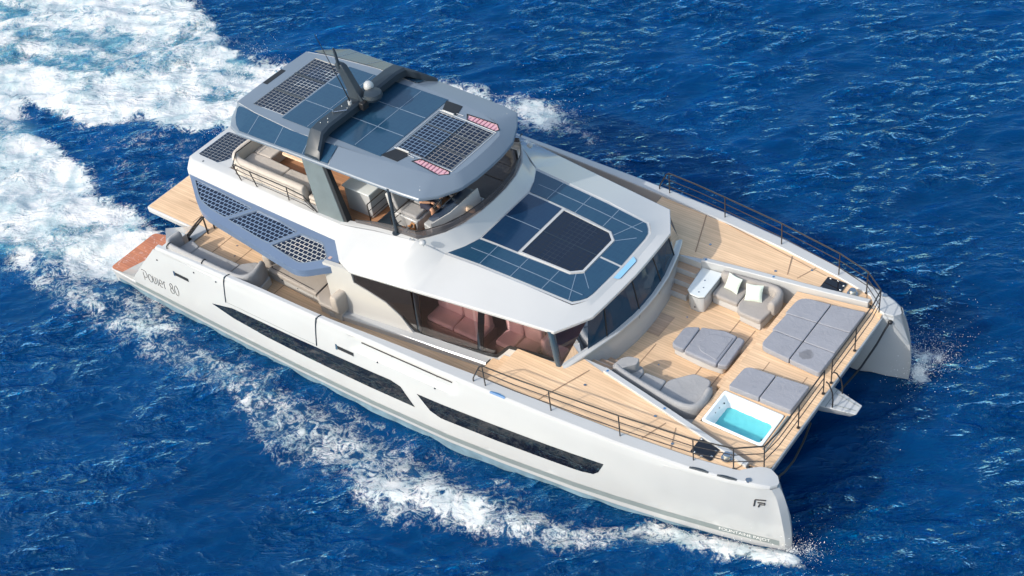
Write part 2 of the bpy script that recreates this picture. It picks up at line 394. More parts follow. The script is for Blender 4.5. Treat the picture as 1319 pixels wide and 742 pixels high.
def hull_patch(name, poly, mat, parent, sgn=-1, off=.006, thick=0.0, step=.25):
    """a thin sheet that follows the topside; poly in (x, z)"""
    top = [p for p in poly]
    xs = sorted(set([round(p[0], 4) for p in poly] + list(np.arange(min(p[0] for p in poly), max(p[0] for p in poly), step))))
    def span(x):
        zz = []
        m = len(poly)
        for i in range(m):
            (xa, za), (xb, zb) = poly[i], poly[(i + 1) % m]
            if abs(xa - xb) < 1e-6:
                if abs(x - xa) < 1e-6: zz += [za, zb]
            elif min(xa, xb) - 1e-9 <= x <= max(xa, xb) + 1e-9: zz.append(za + (zb - za) * (x - xa) / (xb - xa))
        return min(zz), max(zz)
    rows = []
    for x in xs:
        a, c = span(x)
        rows.append([(x, sgn * (hull_y(x, a + (c - a) * k / 5) + off), a + (c - a) * k / 5) for k in range(6)])
    b = MB().grid(rows)
    return b.build(name, mat, parent, smooth=40)
for sgn in (-1, 1):
    h = build_hull(sgn)
    hull_patch('boot_stripe', [(-12.0, .33), (-10, .31), (0, .31), (8, .27), (11.75, .21), (11.75, .41), (8, .47), (0, .50), (-11.0, .49), (-12.0, .48)], M['stripe'], h, sgn)
    hull_patch('wet_band', [(-11.9, -.55), (11.2, -.55), (11.6, -.1), (11.0, .0), (9, .06), (5, .14), (0, .19), (-11.9, .19)], M['wet_hull'], h, sgn, off=.004)
    hull_patch('hull_window', [(-6.94, 1.29), (-6.0, 1.50), (-3, 1.545), (.35, 1.60), (.72, 1.52), (1.20, 1.0), (-2, .99), (-4.6, 1.02), (-6.0, 1.12)], M['gloss'], h, sgn)
    hull_patch('hull_window', [(1.3, 1.52), (4, 1.58), (7.22, 1.62), (7.05, 1.24), (6.9, 1.1), (6.54, 1.04), (2.1, 1.02), (1.75, 1.12)], M['gloss'], h, sgn)
    # opening port seams inside the hull windows
    for x0, x1, z in ((-3.9, -2.9, 1.2), (-1.9, -.2, 1.28), (5.4, 6.6, 1.28), (2.6, 4.2, 1.3)):
        hull_patch('window_bar', [(x0, z), (x1, z), (x1, z + .018), (x0, z + .018)], M['charcoal'], h, sgn, off=.010)
    # air slots
    for x0, z in ((-8.52, 1.72), (-1.6, 1.86)):
        hull_patch('air_slot', [(x0, z - .02), (x0 + .62, z - .02), (x0 + .60, z + .09), (x0 - .02, z + .09)], M['black'], h, sgn, off=.007)
        hull_patch('slot_frame', [(x0 - .08, z - .05), (x0 - .01, z - .05), (x0 - .03, z + .12), (x0 - .1, z + .12)], M['steel'], h, sgn, off=.009)
    # fold-down bulwark: its two end joints
    for x in (-6.22, -2.42):
        pts = [(x - .02, sgn * (hull_y(x, z) + .008), z) for z in (1.62, 1.8, 2.0, 2.2, 2.36)] + [(x, sgn * (Yg(x) - .02), Zg(x) + .0), (x + .02, sgn * (Yg(x) - .12), Zg(x) + .012), (x + .06, sgn * (Yg(x) - CW(x)), Zg(x) + .012)]
        MB().tube(pts, .018, 6).build('bulwark_joint', M['charcoal'], h)
    pts = [(x, sgn * (hull_y(x, 1.63) + .004), 1.63) for x in np.arange(-6.2, -2.4, .25)]
    MB().tube(pts, .008, 5).build('bulwark_joint', M['stripe'], h)
    # rail in the topside recess
    b = MB(); pts = [(x, sgn * (Yg(x) - .035), 2.33) for x in np.arange(-.75, 2.7, .23)]
    b.tube(pts, .017, 8)
    for x in (.35, 1.95): b.tube([(x, sgn * (Yg(x) - .035), 2.33), (x, sgn * (Yg(x) - .06), 2.2)], .014, 6)
    b.build('grab_rail', M['rail'], h)
    # small skin fittings
    for x, z in ((-9.35, 1.95), (-.1, 2.0), (1.95, 1.98), (-7.6, 2.15), (-6.6, 2.2)):
        b = MB(); y = hull_y(x, z) - (recess(x, z)); b.ball((x, sgn * y, z), .03, 8, 6); b.build('skin_fitting', M['charcoal'], h)
    # fairleads in the gunwale near the bow and further aft
    for x in (3.98, 9.75, 10.45):
        b = MB(); n = 8
        rows = []
        for k in range(n + 1):
            u = -.24 + .48 * k / n; arch = .04 * (1 - (u / .24) ** 2)
            y0 = Yg(x + u) - .02; zc = Zg(x + u)
            rows.append([(x + u, sgn * (y0 - .02), zc - .03), (x + u, sgn * (y0 - .05), zc + .012), (x + u, sgn * (y0 - .06 - arch), zc + .014)])
        b.grid(rows); b.build('fairlead', M['charcoal'] if x > 5 else M['logo_blue'], h)
    b = MB(); x = 10.93; b.cyl((x, sgn * (Yg(x) - .12), Zg(x)), .07, .03, 14); b.build('fuel_cap', M['steel'], h)
    if sgn == -1: HS = h
    else: HP = h

# ---- lettering on the topside
def hull_text(txt, x0, z0, h, width, mat, parent, sgn=-1, off=.013):
    cu = bpy.data.curves.new('lettering', 'FONT'); cu.body = txt; cu.size = 1.0
    ob = bpy.data.objects.new('lettering', cu); COL.objects.link(ob)
    dg = bpy.context.evaluated_depsgraph_get(); me = bpy.data.meshes.new_from_object(ob.evaluated_get(dg))
    bpy.data.objects.remove(ob); bpy.data.curves.remove(cu)
    bm = bmesh.new(); bm.from_mesh(me); bmesh.ops.triangulate(bm, faces=bm.faces)
    xs = [v.co.x for v in bm.verts]; ys = [v.co.y for v in bm.verts]
    ax, bx = min(xs), max(xs); ay, by = min(ys), max(ys)
    for v in bm.verts:
        u = (v.co.x - ax) / (bx - ax); q = (v.co.y - ay) / (by - ay)
        x = x0 + u * width if sgn < 0 else x0 + width - u * width; z = z0(x) + q * h
        v.co = (x, sgn * (hull_y(x, z) + off), z)
    left = set(bm.verts)
    while left:
        st = [left.pop()]; isl = set(st)
        while st:
            for e in st.pop().link_edges:
                for q_ in e.verts:
                    if q_ not in isl: isl.add(q_); st.append(q_)
        left -= isl; vl = list(isl); ix = {v: k for k, v in enumerate(vl)}
        fs = [tuple(ix[v] for v in f.verts) for f in bm.faces if f.verts[0] in isl]
        MB().add([v.co for v in vl], fs).build('letter', mat, parent, smooth=0, recalc=False)
    bm.free(); bpy.data.meshes.remove(me)
def hull_strokes(strokes, x0, z0, sx, sz, r, mat, parent, name, sgn=-1):
    b = MB()
    for st in strokes:
        pts = []
        for u, q in st:
            x = x0 + u * sx if sgn < 0 else x0 + (1.0 * SPAN[0] - u) * sx; z = z0 + q * sz
            pts.append((x, sgn * (hull_y(x, z) + .006), z))
        b.tube(pts, r, 6)
    return b.build(name, mat, parent)
def arc(cx, cy, rx, ry, a0, a1, n=14):
    return [(cx + rx * math.cos(math.radians(a0 + (a1 - a0) * k / n)), cy + ry * math.sin(math.radians(a0 + (a1 - a0) * k / n))) for k in range(n + 1)]
SPAN = [8.3]
PW = [
    [(0, 1), (.75, 1)] + arc(.75, .62, .38, .38, 90, -90, 8)[1:] + [(.45, .24)], [(.3, .75), (.3, -.12)],
    arc(1.85, .42, .45, .42, 0, 360, 18),
    [(2.55, .84), (2.55, .3)] + arc(2.80, .3, .25, .28, 180, 300, 6), [(3.05, .84), (3.05, .1)], [(3.5, .84), (3.5, 0)],
    arc(4.25, .42, .38, .42, -50, -360, 16) + [(3.87, .42)],
    [(5.0, 0), (5.0, .84)], [(5.0, .6)] + arc(5.25, .6, .25, .24, 180, 60, 5),
    arc(6.75, .78, .30, .26, 0, 360, 16), arc(6.75, .22, .38, .30, 0, 360, 16),
    arc(7.85, .5, .42, .55, 0, 360, 20)]
for grp in ((0, 1), (2,), (3, 4, 5), (6,), (7, 8), (9, 10), (11,)):
    hull_strokes([PW[k] for k in grp], -10.30, .88, .212, .36, .0075, M['ink'], HS, 'letter', -1)
    hull_strokes([PW[k] for k in grp], -10.30, .88, .212, .36, .0075, M['ink'], HP, 'letter', 1)
zt = lambda x: .372 - (x - 8) * .0155
for sg, hh in ((-1, HS), (1, HP)):
    hull_text('FOUNTAINE PAJOT', 10.25, lambda x: float(np.interp(x, [8, 11.75], [.30, .24])), .145, 1.28, M['white_letter'], hh, sg)
    # the emblem of two nested strokes near the bow
    SPAN[0] = 1.0
    ST = [[(.0, .05), (.08, .9), (.16, 1.0), (1.0, 1.0)], [(.30, .62), (.92, .62), (.88, .36), (.48, .36), (.40, 0)]]
    b = MB()
    for st in ST:
        pts = []
        for u, q in st:
            x = 11.15 + (u if sg < 0 else 1 - u) * .26; z = 1.66 + q * .26; pts.append((x, sg * (hull_y(x, z) + .004), z))
        b.tube(pts, .022, 6)
    b.build('emblem', M['ink'], hh)

# swim steps at the hull sterns, still wet
for sgn in (-1, 1):
    p = fillet([(-12.20, sgn * 5.40), (-10.85, sgn * 5.43), (-10.85, sgn * 3.0), (-12.22, sgn * 3.35)], [.18, 0, 0, .15])
    b = MB().prism(p, .36, .505); st = b.build('stern_step', M['gel'], Y, bevel=.03)
    MB().prism(inset(p, .035), .50, .515).build('step_teak', M['teak_wet'], st)
    # steps between stern step and cockpit
    b = MB()
    for i in range(4): b.box(-11.0 + .36 * i, -9.3, *sorted((sgn * 3.05, sgn * 3.95)), .5 + .275 * i, .5 + .275 * (i + 1))
    s2 = b.build('boarding_stairs', M['gel'], Y, bevel=.02)
    b = MB()
    for i in range(3): b.box(-10.96 + .36 * i, -10.68 + .36 * i, *sorted((sgn * 3.12, sgn * 3.9)), .775 + .275 * i, .79 + .275 * i)
    b.build('stair_tread', M['teak'], s2)
    # solid quarter of the transom beside the stairs
    b = MB(); y0, y1 = sgn * 3.95, sgn * 4.9
    pr = [(-11.0, .5), (-9.55, 2.12), (-9.3, 2.12), (-9.3, .5)]
    b.hexa([(-11.0, y0, .5), (-9.3, y0, .5), (-9.3, y1, .5), (-11.0, y1, .5), (-9.62, y0, 2.05), (-9.3, y0, 2.1), (-9.3, y1, 2.1), (-9.62, y1, 2.05)])
    b.build('transom_quarter', M['gel'], Y, bevel=.03)
# tender platform between the hulls
p = fillet([(-13.42, 2.62), (-13.42, -2.62), (-9.4, -2.62), (-9.4, 2.62)], [.12, .12, 0, 0])
pf = MB().prism(p, .42, .645).build('swim_platform', M['gel'], Y, bevel=.04)
MB().prism(inset(p, .07), .64, .66).build('platform_teak', M['teak'], pf)
b = MB()
for y in (-1.6, -.6, .6, 1.6): b.box(-12.3, -11.2, y - .012, y + .012, .655, .664)
b.box(-11.25, -11.22, -2.4, 2.4, .655, .664)
b.build('platform_joint', M['caulk'], pf)
MB().prism([(-13.2, 1.2), (-13.2, 2.5), (-12.3, 2.5), (-12.3, 1.2)], .655, .667).build('wet_patch', M['teak_wet'], pf)

# ---- bridge deck, cockpit, side decks
b = MB(); b.box(-9.3, 10.8, -3.02, 3.02, .95, 1.48); b.build('bridge_deck', M['gel'], Y, bevel=.1)
b = MB(); b.box(-9.36, -9.28, -3.0, 3.0, .55, 1.56); b.build('transom_wall', M['gel'], Y)
b = MB()
cp = [(-9.36, -3.98)] + [(-9.36, -4.85)] + [(x, -(Yg(x) - CW(x) - .01)) for x in np.arange(-9.3, 3.7, .5)]
cp2 = cp + [(3.3, -3.0), (3.3, 3.0)] + [(x, -y) for x, y in cp[::-1]]
b.prism(cp2, 1.50, 1.60); ck = b.build('cockpit_deck', M['teak'], Y, smooth=0)
b = MB()
for x in (-8.4, -7.35, -5.2): b.box(x - .012, x + .012, -4.4, 4.4, 1.598, 1.606)
for y in (-2.7, -1.0, 1.0, 2.7): b.box(-9.2, -6.0, y - .010, y + .010, 1.598, 1.605)
b.build('deck_joint', M['caulk'], ck)
for x, y in ((-7.9, -3.2), (-7.8, -2.6), (-7.6, -3.6), (-6.9, -2.4)): MB().cyl((x, y, 1.6), .03, .012, 10).build('deck_fitting', M['steel'], ck)

# white step along the foot of the saloon, and the steps to the fore deck
yw = lambda x: 3.50 - .12 * x
for sgn in (-1, 1):
    b = MB(); rows = []
    for x in np.arange(-2.95, 2.75, .3):
        a = sgn * (yw(x) - .1); c = sgn * (yw(x) + .27)
        rows.append([(x, a, 1.8), (x, c - sgn * .03, 1.8), (x, c, 1.77), (x, c, 1.55)])
    b.grid(rows); b.add([rows[0][i] for i in range(4)], [(0, 1, 2, 3)]); b.build('saloon_step', M['gel'], Y)
    st = MB()
    for i, (xa, xb, z) in enumerate(((2.55, 4.2, 1.88), (2.95, 4.2, 2.16), (3.35, 4.2, 2.41))):
        st.prism([(xa, sgn * (yw(xa) + .0)), (xb, sgn * (yw(xb) + .0)), (xb, sgn * (Yg(xb) - .41)), (xa, sgn * (Yg(xa) - .41))], 1.55, z - .02)
    s = st.build('deck_stairs', M['gel'], Y)
    st = MB()
    for i, (xa, xb, z) in enumerate(((2.56, 3.35, 1.88), (2.96, 3.7, 2.16))):
        st.prism([(xa, sgn * (yw(xa) + .05)), (xb, sgn * (yw(xb) + .05)), (xb, sgn * (Yg(xb) - .43)), (xa, sgn * (Yg(xa) - .43))], z - .02, z)
    st.build('stair_tread', M['teak'], s, smooth=0)

# ---- fore deck: side decks, sunken lounge, front platform
ci = lerp_tab([(5.0, 2.28), (5.95, 2.46), (9.0, 2.98), (10.75, 3.30)])     # inner face of the coaming
for sgn in (-1, 1):
    outer = [(x, Yg(x) - .40) for x in np.arange(3.36, 10.95, .4)] + [(10.95, Yg(10.95) - .42)]
    inner = [(10.95, 3.48), (10.4, ci(10.4) + .17), (9.0, ci(9) + .17), (7.5, ci(7.5) + .17), (5.95, ci(5.95) + .17), (5.06, 2.44), (4.72, 2.99), (3.4, yw(3.4) - .02)]
    pts = [(x, sgn * y) for x, y in outer + inner]
    zz = [Zg(p[0]) - .045 for p in pts]
    sd = MB().prism(pts, [z - .1 for z in zz], zz).build('side_deck', M['teak'], Y, smooth=0)
    # joints
    b = MB()
    for xa, ya, xb, yb in ((4.95, 4.42, 5.55, 2.75), (8.0, 4.0, 8.25, 3.25), (5.4, 4.35, 9.2, 3.75), (8.55, 3.25, 8.8, 3.9)):
        za, zb = Zg(xa) - .045, Zg(xb) - .045
        d = Vector((xb - xa, yb - ya)).normalized(); nx, ny = -d.y * .014, d.x * .014
        b.prism([(xa + nx, sgn * (ya + ny)), (xb + nx, sgn * (yb + ny)), (xb - nx, sgn * (yb - ny)), (xa - nx, sgn * (ya - ny))], [za, zb, zb, za], [za + .006, zb + .006, zb + .006, za + .006])
    b.build('deck_joint', M['caulk'], sd)
    for x, y in ((5.75, 3.25), (8.75, 3.75), (7.9, 3.2)): MB().cyl((x, sgn * y, Zg(x) - .046), .04, .014, 12).build('deck_fitting', M['steel'], sd)
    # hatch over the bow locker
    z = Zg(9.5) - .045
    p = [(9.25, sgn * 3.14), (9.85, sgn * 3.14), (9.85, sgn * 3.74), (9.25, sgn * 3.74)]
    hb = MB().prism(fillet(p, .04, 2), z, z + .035).build('deck_hatch', M['gloss'], Y, bevel=.012)
    b = MB()
    for x, y in ((9.36, 3.70), (9.58, 3.71), (9.80, 3.6), (9.80, 3.4), (9.8, 3.2), (9.5, 3.18), (9.3, 3.24)): b.box(x - .03, x + .03, sgn * y - .02, sgn * y + .02, z + .03, z + .05)
    b.build('hinge', M['steel'], hb, bevel=.006)
    # capstan
    b = MB(); b.cyl((10.14, sgn * 3.44, z), .15, .035, 20); b.cyl((10.14, sgn * 3.44, z + .03), .10, .10, 20, r2=.07); b.cyl((10.14, sgn * 3.44, z + .13), .11, .04, 20, r2=.09)
    b.build('capstan', M['steel'], Y)
    # inlay line of the anchor locker lid
    b = MB(); b.tube([(10.48, sgn * 3.95, z + .0), (10.42, sgn * 3.75, z), (10.6, sgn * 3.35, z - .01), (10.92, sgn * 3.30, z - .02)], .012, 5); b.build('locker_joint', M['caulk'], sd)
    # coaming between side deck and lounge
    rows = []
    for x in np.arange(5.92, 10.9, .25):
        y = ci(x); zz_ = Zg(x) + .03
        rows.append([(x, sgn * (y + .17), zz_ - .08), (x, sgn * (y + .17), zz_ - .01), (x, sgn * (y + .155), zz_), (x, sgn * (y + .02), zz_), (x, sgn * y, zz_ - .02), (x, sgn * y, 1.6)])
    b = MB().grid(rows); b.add(rows[0], [tuple(range(6))]); b.add(rows[-1], [tuple(range(6))])
    b.build('lounge_coaming', M['gel'], Y)
    b = MB()
    for x in (6.02, 8.0): b.cyl((x, sgn * (ci(x) + .09), Zg(x) + .03), .035, .008, 12)
    b.build('coaming_light', M['logo_blue'], Y)
    # four steps from the side deck down into the lounge
    st = MB(); tr = MB()
    ys = [2.42, 2.14, 1.86, 1.56]; zs = [2.27, 2.09, 1.91]
    for i, z in enumerate(zs):
        st.prism([(5.0, sgn * ys[i + 1]), (5.94, sgn * ys[i + 1]), (5.94, sgn * 2.47), (5.0, sgn * 2.47)], 1.6, z - .012 * (i + 1) / 3)
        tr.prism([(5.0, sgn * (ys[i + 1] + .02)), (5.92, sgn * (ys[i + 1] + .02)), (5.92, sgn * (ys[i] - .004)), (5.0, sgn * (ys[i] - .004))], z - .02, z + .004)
    st.prism([(5.0, sgn * 2.43), (5.94, sgn * 2.43), (5.94, sgn * 2.65), (5.0, sgn * 2.5)], 1.6, 2.49)
    s = st.build('lounge_stairs', M['gel'], Y, smooth=0); tr.build('stair_tread', M['teak_dark'], s, smooth=0)  # treads coloured darker to carry the shade they lie in
# lounge floor, with a hidden step up to the front platform
b = MB(); b.prism([(4.9, -2.6), (8.76, -2.93), (8.76, 2.93), (4.9, 2.6)], 1.55, 1.70)
lf = b.build('lounge_floor', M['teak'], Y, smooth=0)
b = MB(); b.prism([(8.76, -2.9), (8.80, -2.9), (8.80, 2.9), (8.76, 2.9)], 1.6, 2.2); b.build('platform_riser', M['gel'], Y)
b = MB(); b.box(8.48, 8.76, -1.1, 1.4, 1.70, 1.99); b.build('lounge_step', M['teak'], Y, smooth=0)
for x in (7.65, 8.22, 6.11):
    b = MB(); b.box(x - .013, x + .013, -1.55 if x < 8 else -1.0, -.35 if x < 7 else 1.75 if x < 8 else 1.48, 1.699, 1.706); b.build('deck_joint', M['caulk'], lf)
b = MB(); b.box(5.45, 6.0, -.06, -.04, 1.7, 1.706); b.box(5.45, 6.0, .8, .82, 1.7, 1.706); b.box(5.99, 6.01, -.06, .82, 1.7, 1.707); b.box(5.46, 5.985, -.035, .795, 1.70, 1.708)
b.build('floor_hatch', M['teak_dark'], lf, smooth=0)
for x, y in ((6.6, -1.0), (6.3, 1.0)): MB().cyl((x, y, 1.7), .026, .012, 10).build('deck_fitting', M['steel'], lf)
TX0, TX1, TY0, TY1 = 8.88, 10.66, -2.62, -1.38
b = MB()
for pts in ([(8.74, -2.91), (TX0, -2.93), (TX0, 2.93), (8.74, 2.91)], [(TX0, -2.93), (TX1, -3.24), (TX1, TY0), (TX0, TY0)],
            [(TX0, TY1), (TX1, TY1), (TX1, 3.24), (TX0, 2.93)], [(TX1, -3.24), (10.86, -3.28), (11.17, -3.05), (11.17, 3.05), (10.86, 3.28), (TX1, 3.24)]):
    b.prism(pts, 2.16, 2.28)
fp = b.build('front_platform', M['teak'], Y, smooth=0)
b = MB()
for x in (9.4, 10.5): b.box(x - .01, x + .01, -.28, .10, 2.28, 2.286)
b.build('deck_joint', M['caulk'], fp)
for sgn in (-1, 1):
    # corner deck between side deck and front platform
    b = MB(); pts = [(10.9, sgn * 3.46), (10.94, sgn * (Yg(10.94) - .43)), (11.12, sgn * 3.34), (11.17, sgn * 3.0), (10.86, sgn * 3.2)]
    b.prism(pts, 2.2, [2.352, 2.35, 2.33, 2.30, 2.31]); b.build('corner_deck', M['teak'], Y, smooth=0)
# front beam: sloping white face under the rail
rows = []
for y in np.linspace(-3.12, 3.12, 14):
    rows.append([(11.172, y, 2.276), (11.20, y, 2.26), (11.20, y, 2.18), (11.12, y, 1.92), (10.95, y, 1.80), (10.5, y, 1.55), (10.4, y, 1.2)])
b = MB().grid(rows); b.build('front_beam', M['gel'], Y)
# anchor nose in the middle of the beam
b = MB(); b.hexa([(10.9, -.30, 1.62), (11.86, -.10, 1.70), (11.86, .10, 1.70), (10.9, .30, 1.62), (11.05, -.42, 2.00), (12.05, -.19, 1.97), (12.05, .19, 1.97), (11.05, .42, 2.00)])
nose = b.build('anchor_nose', M['gel'], Y, bevel=.03)
b = MB(); b.box(11.25, 11.27, -.36, .36, 1.995, 2.003); b.tube([(11.3, -.2, 2.0), (11.98, -.08, 1.985)], .008, 5); b.tube([(11.3, .2, 2.0), (11.98, .1, 1.985)], .008, 5); b.build('nose_joint', M['stripe'], nose)
for sgn in (-1, 1):
    b = MB(); pts = [(11.17, sgn * .20, 2.75), (11.26, sgn * .22, 2.72), (11.38, sgn * .25, 2.5), (11.42, sgn * .27, 2.25), (11.42, sgn * .28, 2.0)]
    b.tube(pts, .02, 8); b.build('nose_handle', M['rail'], nose)
# bridle lines from the bows under the beam
for sgn in (-1, 1):
    pts = [(11.38, sgn * 3.16, 2.12), (11.35, sgn * 3.0, 2.0), (11.3, sgn * 2.6, 1.72), (11.2, sgn * 1.9, 1.40), (11.05, sgn * 1.1, 1.22), (10.9, sgn * .4, 1.2)]
    b = MB().tube(pts, .03, 8); b.ball((11.4, sgn * 3.17, 2.14), .07, 10, 8); b.build('bridle_line', M['black'], Y)

# ---- guard rails
def guard_rail(posts, tops, corner_r=None, hts=(.28, .55), parent=Y):
    """posts: (x, y, zbase) of stanchions; tops: polyline of the top rail"""
    b = MB()
    b.tube(tops, .022, 8)
    for f in hts:
        b.tube([(x, y, z0 + (z - z0) * f) for (x, y, z), z0 in zip(tops, [zz for zz in RB])], .013, 6)
    for x, y, z0, z1 in posts: b.tube([(x, y, z0 - .02), (x, y, z1)], .019, 8); b.cyl((x, y, z0 - .01), .045, .02, 12)
    return b
for sgn in (-1, 1):
    P = [(3.5, 4.67), (4.5, 4.60), (5.53, 4.49), (7.52, 4.26), (9.48, 3.94), (10.45, 3.66), (11.04, 3.20), (11.11, 2.6), (11.12, 1.58), (11.12, .22)]
    tops = [(x, sgn * y, 3.31 - .010 * (x - 5) - .0055 * max(0, x - 5) ** 2 * .5) for x, y in P]
    ends = [(3.12, sgn * 4.70, 2.62), (3.14, sgn * 4.70, 2.72), (3.40, sgn * 4.68, 3.24)]
    RB = [Zg(x) - .02 if x < 11 else 2.29 for x, y in P]
    b = MB(); b.tube(ends + tops[:-1] + [(11.12, sgn * .22, tops[-1][2])], .021, 8)
    for f in (.36, .68):
        b.tube([(3.3 if i == 0 else t[0], t[1], z0 + (t[2] - z0) * f) for i, (t, z0) in enumerate(zip(tops, RB))], .013, 6)
    for (x, y), t, z0 in zip(P, tops, RB):
        if x in (4.5, 11.11): continue
        b.tube([(x, sgn * y, z0 - .02), t], .018, 8); b.cyl((x, sgn * y, z0), .045, .015, 12)
    b.tube([(3.12, sgn * 4.7, 2.55), (3.12, sgn * 4.7, 2.66)], .021, 8)
    b.build('guard_rail', M['rail'], Y)

# ================================================================== saloon
RE = lerp_tab([(-3.4, 3.98), (-1.93, 3.83), (-.19, 3.59), (1.48, 3.35), (3.09, 3.13), (4.64, 2.92)])   # half width of the roof's lower edge
WB = lerp_tab([(-2.02, 3.52), (-1.98, 3.06), (-1.46, 2.87), (-.96, 2.66), (-.5, 2.27), (-.28, 1.97), (-.1, 1.78), (.1, 1.69), (.69, 1.66), (1.61, 1.73), (2.5, 1.82), (2.66, 1.86), (2.9, 2.14), (3.1, 2.39), (4.0, 2.45), (4.75, 2.47)])
def side_y(x, z): return yw(x) - .01 * (z - 1.6)
WS_T = [(4.52, 2.86), (5.10, 2.02), (5.25, 1.2), (5.30, .5), (5.31, 0)]      # windshield, top line
WS_B = [(4.82, 3.04), (5.16, 2.22), (5.40, 1.3), (5.50, .5), (5.52, 0)]      # windshield, bottom line
def both(l): return [(x, -y) for x, y in l] + [(x, y) for x, y in l[::-1][1:]]
ws_t, ws_b = both(WS_T), both(WS_B)
for sgn in (-1, 1):
    xs = sorted(set(list(np.arange(-3.0, 4.76, .12)) + [-2.02, -1.98, -.5, -.1, 2.66, 2.9, 3.1, 4.75]))
    rows = []
    for x in xs:
        zb = WB(x) if x > -2.02 else 3.52
        rows.append([(x, sgn * (side_y(x, z) + .16 * max(0, (2.3 - z)) ** 2), z) for z in np.linspace(1.5, zb, 8)] + [(x, sgn * (side_y(x, zb) - .14), zb)])
    MB().grid(rows).build('saloon_wall', M['gel_cream'], Y, smooth=50)
    # glass in three panes, mullions between
    for xa, xb in ((-1.98, -.02), (.06, 2.03), (2.11, 4.62)):
        xs2 = sorted(set(list(np.arange(xa, xb, .1)) + [xb]))
        rows = [[(x, sgn * (side_y(x, WB(x)) - .03), WB(x)), (x, sgn * (side_y(x, 3.56) - .05 - .02), 3.55)] for x in xs2]
        MB().grid(rows).build('side_window', M['salon_glass' if xa > 0 else 'smoke_glass'], Y, smooth=0)
    for xa, xb, ta, tb in ((-.04, .10, .06, .22), (1.96, 2.14, 2.22, 2.40)):
        b = MB(); za, zb = WB((xa + xb) / 2) - .0, 3.55
        b.hexa([(xa, sgn * (side_y(xa, za) - .10), za), (xb, sgn * (side_y(xb, za) - .10), za), (xb, sgn * (side_y(xb, za) - .045), za), (xa, sgn * (side_y(xa, za) - .045), za),
                (ta, sgn * (side_y(ta, zb) - .14), zb), (tb, sgn * (side_y(tb, zb) - .14), zb), (tb, sgn * (side_y(tb, zb) - .085), zb), (ta, sgn * (side_y(ta, zb) - .085), zb)])
        b.build('mullion', M['charcoal'], Y)
    # black lower border of the glass
    xs2 = list(np.arange(-.45, 4.7, .1)); rows = []
    for x in xs2:
        z = WB(x); rows.append([(x, sgn * (side_y(x, z) - .022), z), (x, sgn * (side_y(x, z) - .022), z + .14)])
    MB().grid(rows).build('window_border', M['black'], Y)
    # corner post
    b = MB(); b.tube([(4.74, sgn * 2.985, 2.46), (4.66, sgn * 2.96, 2.75), (4.47, sgn * 2.85, 3.57)], [.10, .10, .11], 12); b.build('corner_post', M['post'], Y)
# windshield
def ring_pts(l, z, d=0): return [(x + d, y, z) for x, y in l]
zb_ = [2.50 + .17 * min(1, max(0, (3.04 - abs(y)) / .9)) for x, y in ws_b]
rows = [[(x, y, z) for (x, y), z in zip(ws_b, zb_)], [(x, y, 3.57) for x, y in ws_t]]
wsd = MB().grid([r[1:-1] for r in rows]).build('windshield', M['shield_glass'], Y, smooth=0)
MB().grid([r[:2] for r in rows]).build('corner_pane', M['salon_glass'], wsd, smooth=0)
MB().grid([r[-2:] for r in rows]).build('corner_pane', M['salon_glass'], wsd, smooth=0)
b = MB()
for y, yt in ((-1.55, -1.40), (-.2, -.16), (1.05, .95), (2.2, 2.0)):
    xb = float(np.interp(abs(y), [q[1] for q in WS_B[::-1]], [q[0] for q in WS_B[::-1]])); xt = float(np.interp(abs(yt), [q[1] for q in WS_T[::-1]], [q[0] for q in WS_T[::-1]]))
    MB().tube([(xb + .005, y, 2.66), (xt + .005, yt, 3.56)], .022, 6).build('glazing_bar', M['black'], wsd)
# white wall under the windshield, with its lip
rows = []
for (x, y), z in zip(ws_b, zb_):
    n = Vector((1.0, y * .18, 0)).normalized()
    def q(d, zz): return (x + n.x * d, y + n.y * d, zz)
    rows.append([q(-.05, z), q(.10, z + .0), q(.125, z - .02), q(.13, z - .06), q(.10, z - .12), q(.10, z - .38), q(.09, 1.6)])
fw = MB().grid(rows).build('front_wall', M['gel'], Y, smooth=35)
b = MB()
for y in (.75, -.35):
    x = float(np.interp(abs(y), [q_[1] for q_ in WS_B[::-1]], [q_[0] for q_ in WS_B[::-1]]))
    MB().tube([(x + .132, y, 2.6), (x + .06, y, 2.3), (x - .02, y, 1.72)], .008, 5).build('wall_joint', M['stripe'], fw)
b = MB(); b.box(5.50, 5.53, .30, .46, 2.36, 2.42); b.build('wall_vent', M['charcoal'], fw)
# saloon interior, seen through the tinted glass
MB().prism([(-3.0, -3.6), (4.6, -2.85), (5.2, -1.8), (5.2, 1.8), (4.6, 2.85), (-3.0, 3.6)], 1.5, 1.62).build('saloon_floor', M['inter_floor'], Y)
MB().box(-3.0, -2.9, -3.6, 3.6, 1.6, 3.5).build('saloon_bulkhead', M['inter_floor'], Y)
def saloon_sofa(x0, x1, y0, y1, lab):
    t = thing('saloon_sofa', ((x0 + x1) / 2, (y0 + y1) / 2, 1.62), lab, 'sofa', 'sofas inside the saloon')
    MB().box(x0, x1, y0, y1, 1.62, 1.95).build('sofa_base', M['inter_floor'], t)
    n = max(2, round((x1 - x0) / .85)); dx = (x1 - x0) / n
    for i in range(n):
        MB().box(x0 + dx * i + .02, x0 + dx * (i + 1) - .02, y0 + .02, y1 - .02, 1.95, 2.12).build('seat_cushion', M['inter_sofa'], t, bevel=.04)
        MB().box(x0 + dx * i + .02, x0 + dx * (i + 1) - .02, y1 - .26, y1 - .04, 2.1, 2.62).build('back_cushion', M['inter_sofa'], t, bevel=.06)
saloon_sofa(.0, 1.95, -3.05, -2.25, 'long pink-lit sofa behind the middle side window of the saloon')
saloon_sofa(2.35, 3.65, -2.85, -2.05, 'short pink-lit sofa near the windshield inside the saloon')
